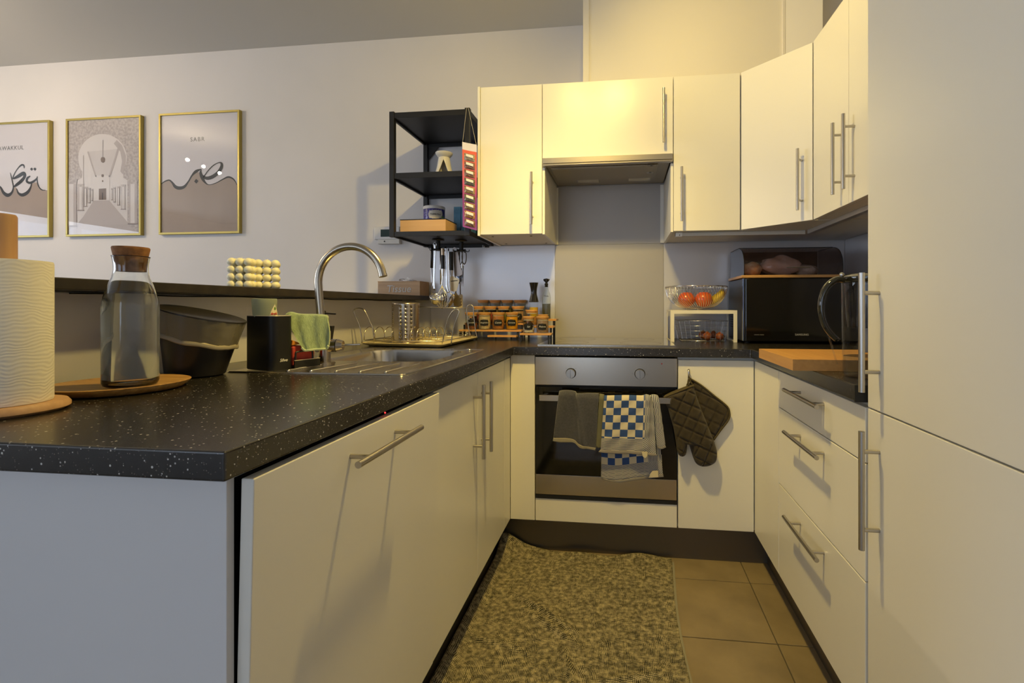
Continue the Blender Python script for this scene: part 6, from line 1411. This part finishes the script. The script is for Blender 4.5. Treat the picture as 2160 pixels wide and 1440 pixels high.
stroke('calligraphy', [(1706, 600, 14), (1740, 622, 26), (1790, 612, 30), (1840, 575, 28), (1868, 530, 26), (1868, 498, 18), (1845, 492, 8), (1800, 515, 8), (1755, 560, 8), (1725, 602, 8), (1712, 620, 8)], M_ink, pr, 4, box=bx)
flat('calligraphy_dot', [(1655, 628), (1674, 646), (1656, 668), (1638, 650)], M_ink, pr, 4)
q = at(*P6(1665, 296), Y=PY + 0.003); text('SABR', 0.036, mat('print_grey_text', (0.13, 0.13, 0.13), 0.6), pr, face_y(q[0], PY + 0.0032, q[2]), 'lettering', ext=0.0002, space=1.25)
# left picture
t, pr, bx = framed('gold-framed calligraphy print lettered TAWAKKUL at the left edge', -66, 104, 262, 253)
wave = [(-330, 640), (-250, 700), (-120, 640), (-30, 680), (0, 690), (25, 730), (60, 768), (95, 755), (115, 710), (135, 700), (150, 740), (185, 765), (220, 745), (250, 700), (280, 665), (312, 660), (322, 700), (350, 722), (400, 724)]
flat('taupe_ground', [tuple(p) for p in spline(wave, 4)] + [(410, 1120), (-340, 1120)], M_taupe, pr, 1, bx)
stroke('calligraphy', [(-200, 680, 8), (-100, 640, 10), (-20, 684, 8), (5, 700, 14), (30, 745, 24), (65, 766, 30), (98, 745, 18), (112, 700, 10), (104, 650, 10), (95, 610, 9), (86, 576, 4)], M_ink, pr, 3, box=bx)
stroke('calligraphy', [(204, 540, 5), (200, 515, 14), (180, 512, 14), (150, 540, 8), (122, 585, 8), (110, 625, 10), (150, 608, 26), (198, 582, 30), (206, 610, 22), (180, 645, 26), (140, 678, 22), (110, 700, 8)], M_ink, pr, 4, box=bx)
stroke('calligraphy', [(255, 605, 10), (232, 620, 16), (226, 648, 18), (250, 662, 20), (282, 650, 18), (310, 625, 12), (314, 606, 4)], M_ink, pr, 4, box=bx)
stroke('calligraphy', [(268, 655, 8), (258, 700, 14), (232, 742, 26), (190, 764, 28), (155, 748, 16), (140, 710, 7)], M_ink, pr, 3, box=bx)
stroke('calligraphy', [(312, 615, 6), (316, 660, 10), (330, 700, 10), (355, 722, 8), (384, 724, 5)], M_ink, pr, 3, box=bx)
for cx_ in (266, 294): flat('calligraphy_dot', [(cx_, 532), (cx_ + 13, 546), (cx_, 560), (cx_ - 13, 546)], M_ink, pr, 4)
q = at(*P6(78, 370), Y=PY + 0.003); text('TAWAKKUL', 0.036, mat('print_grey_text2', (0.17, 0.17, 0.17), 0.6), pr, face_y(q[0], PY + 0.0032, q[2]), 'lettering', ext=0.0002, space=1.12)
# middle picture: arched arcade
t, pr, bx = framed('gold-framed pale print of a horseshoe arch and arcade, middle picture', 139, 297, 252, 243)
A1 = mat('print_stone', (0.48, 0.435, 0.42), 0.6, col2=(0.36, 0.32, 0.31), scale=70, lo=0.4, hi=0.6)
A2 = mat('print_pale', (0.60, 0.565, 0.555), 0.6); A3 = mat('print_mid', (0.42, 0.375, 0.365), 0.6); A4 = mat('print_brown', (0.17, 0.125, 0.10), 0.6); A5 = mat('print_floor', (0.43, 0.385, 0.375), 0.6); A6 = mat('print_lines', (0.26, 0.22, 0.21), 0.6)
flat('stone_wall', [(560, 120), (1170, 105), (1170, 1110), (560, 1115)], A1, pr, 1, bx)
ring_o = [(865 + 205 * math.sin(a), 455 - 205 * math.cos(a)) for a in [math.radians(k) for k in range(-125, 126, 6)]]
ring_i = [(865 + 150 * math.sin(a), 450 - 160 * math.cos(a)) for a in [math.radians(k) for k in range(-125, 126, 6)]]
flat('arch_band', ring_o + [(1040, 620), (1075, 640), (1075, 1010), (655, 1010), (655, 640), (690, 620)], A2, pr, 2, bx)
flat('arch_shadow', [(985, 300), (1030, 345), (1062, 430), (1060, 520), (1035, 590), (1015, 565), (1030, 480), (1015, 400), (960, 330)], A3, pr, 3)
flat('ceiling_vault', [(735, 400), (1000, 375), (925, 600), (805, 600)], mat('print_vault', (0.53, 0.495, 0.49), 0.6), pr, 4)
for pts in ([(735, 400), (748, 396), (815, 610), (803, 610)], [(990, 372), (1004, 378), (930, 612), (916, 608)], [(700, 430), (706, 430), (706, 690), (700, 690)]): flat('vault_rib', pts, A3, pr, 5)
flat('walkway', [(790, 812), (920, 808), (1090, 1010), (1150, 1110), (570, 1115), (700, 950)], A5, pr, 3, bx)
flat('end_wall', [(805, 600), (925, 600), (925, 810), (800, 812)], A2, pr, 5)
flat('far_door', [(834, 712), (896, 708), (896, 804), (834, 806)], A4, pr, 6)
flat('door_gap', [(862, 745), (868, 745), (868, 804), (862, 804)], M_ink, pr, 7)
for x, w, y0, y1 in ((605, 78, 660, 1030), (682, 46, 690, 895), (722, 26, 705, 860), (752, 20, 712, 830), (778, 14, 720, 812), (1122, 70, 660, 1010), (1040, 34, 690, 885), (1000, 22, 700, 850), (966, 16, 706, 824), (944, 12, 712, 806)):
    flat('column', [(x - w / 2, y0), (x + w / 2, y0), (x + w / 2, y1), (x - w / 2, y1)], A3 if w > 30 else A6, pr, 6, bx)
    flat('column_light', [(x - w * 0.30, y0 + 6), (x + w * 0.20, y0 + 6), (x + w * 0.20, y1 - 4), (x - w * 0.30, y1 - 4)], A2, pr, 7, bx)
    flat('capital', [(x - w * 0.62, y0 - w * 0.4), (x + w * 0.62, y0 - w * 0.4), (x + w / 2, y0 + w * 0.15), (x - w / 2, y0 + w * 0.15)], A1 if w > 30 else A3, pr, 8, bx)
    flat('column_foot', [(x - w * 0.6, y1 - w * 0.12), (x + w * 0.6, y1 - w * 0.12), (x + w * 0.65, y1 + 3), (x - w * 0.65, y1 + 3)], A6, pr, 8, bx)
for x, y, r in ((868, 465, 19), (865, 600, 10), (866, 646, 6)):
    flat('lantern', [(x - r * 0.6, y - r), (x + r * 0.6, y - r), (x + r, y - r * 0.2), (x + r * 0.8, y + r), (x, y + r * 1.5), (x - r * 0.8, y + r), (x - r, y - r * 0.2)], A4, pr, 8)
flat('lantern_chain', [(866, 300), (869, 300), (869, 446), (866, 446)], A6, pr, 7)

# ================================================================== ceiling lamps (outside the frame; they light the room)
def lamp_fixture(lab, pts, z_c, drop):
    t = thing('ceiling_lamp', lab, 'lamp', (pts[0][0], pts[0][1], 2.6))
    xs_ = [p[0] for p in pts]; ys_ = [p[1] for p in pts]
    MB().box(min(xs_) - 0.03, max(xs_) + 0.03, sum(ys_) / len(ys_) - 0.03, sum(ys_) / len(ys_) + 0.03, 2.575, 2.6015).build('ceiling_bar', M_steel, t, bevel=0.003)
    for p in pts:
        s_ = MB().lathe([(0.010, 0.052), (0.030, 0.048), (0.042, 0.034), (0.040, 0.034), (0.028, 0.046), (0.010, 0.050)], p, 24, closed=True).build('shade', M_steel, t, smooth=True)
        MB().cyl((p[0], p[1], p[2] + 0.05), (p[0], sum(ys_) / len(ys_), 2.576), 0.003, 8).build('stem', M_steel, t)
    return t
lamp_fixture('steel three-bulb ceiling lamp above the kitchen', [(LAMP[0] + dx, LAMP[1] + dy, LAMP[2]) for dx, dy in ((-0.11, 0.03), (0.0, -0.06), (0.11, 0.04))], 2.4, 0)
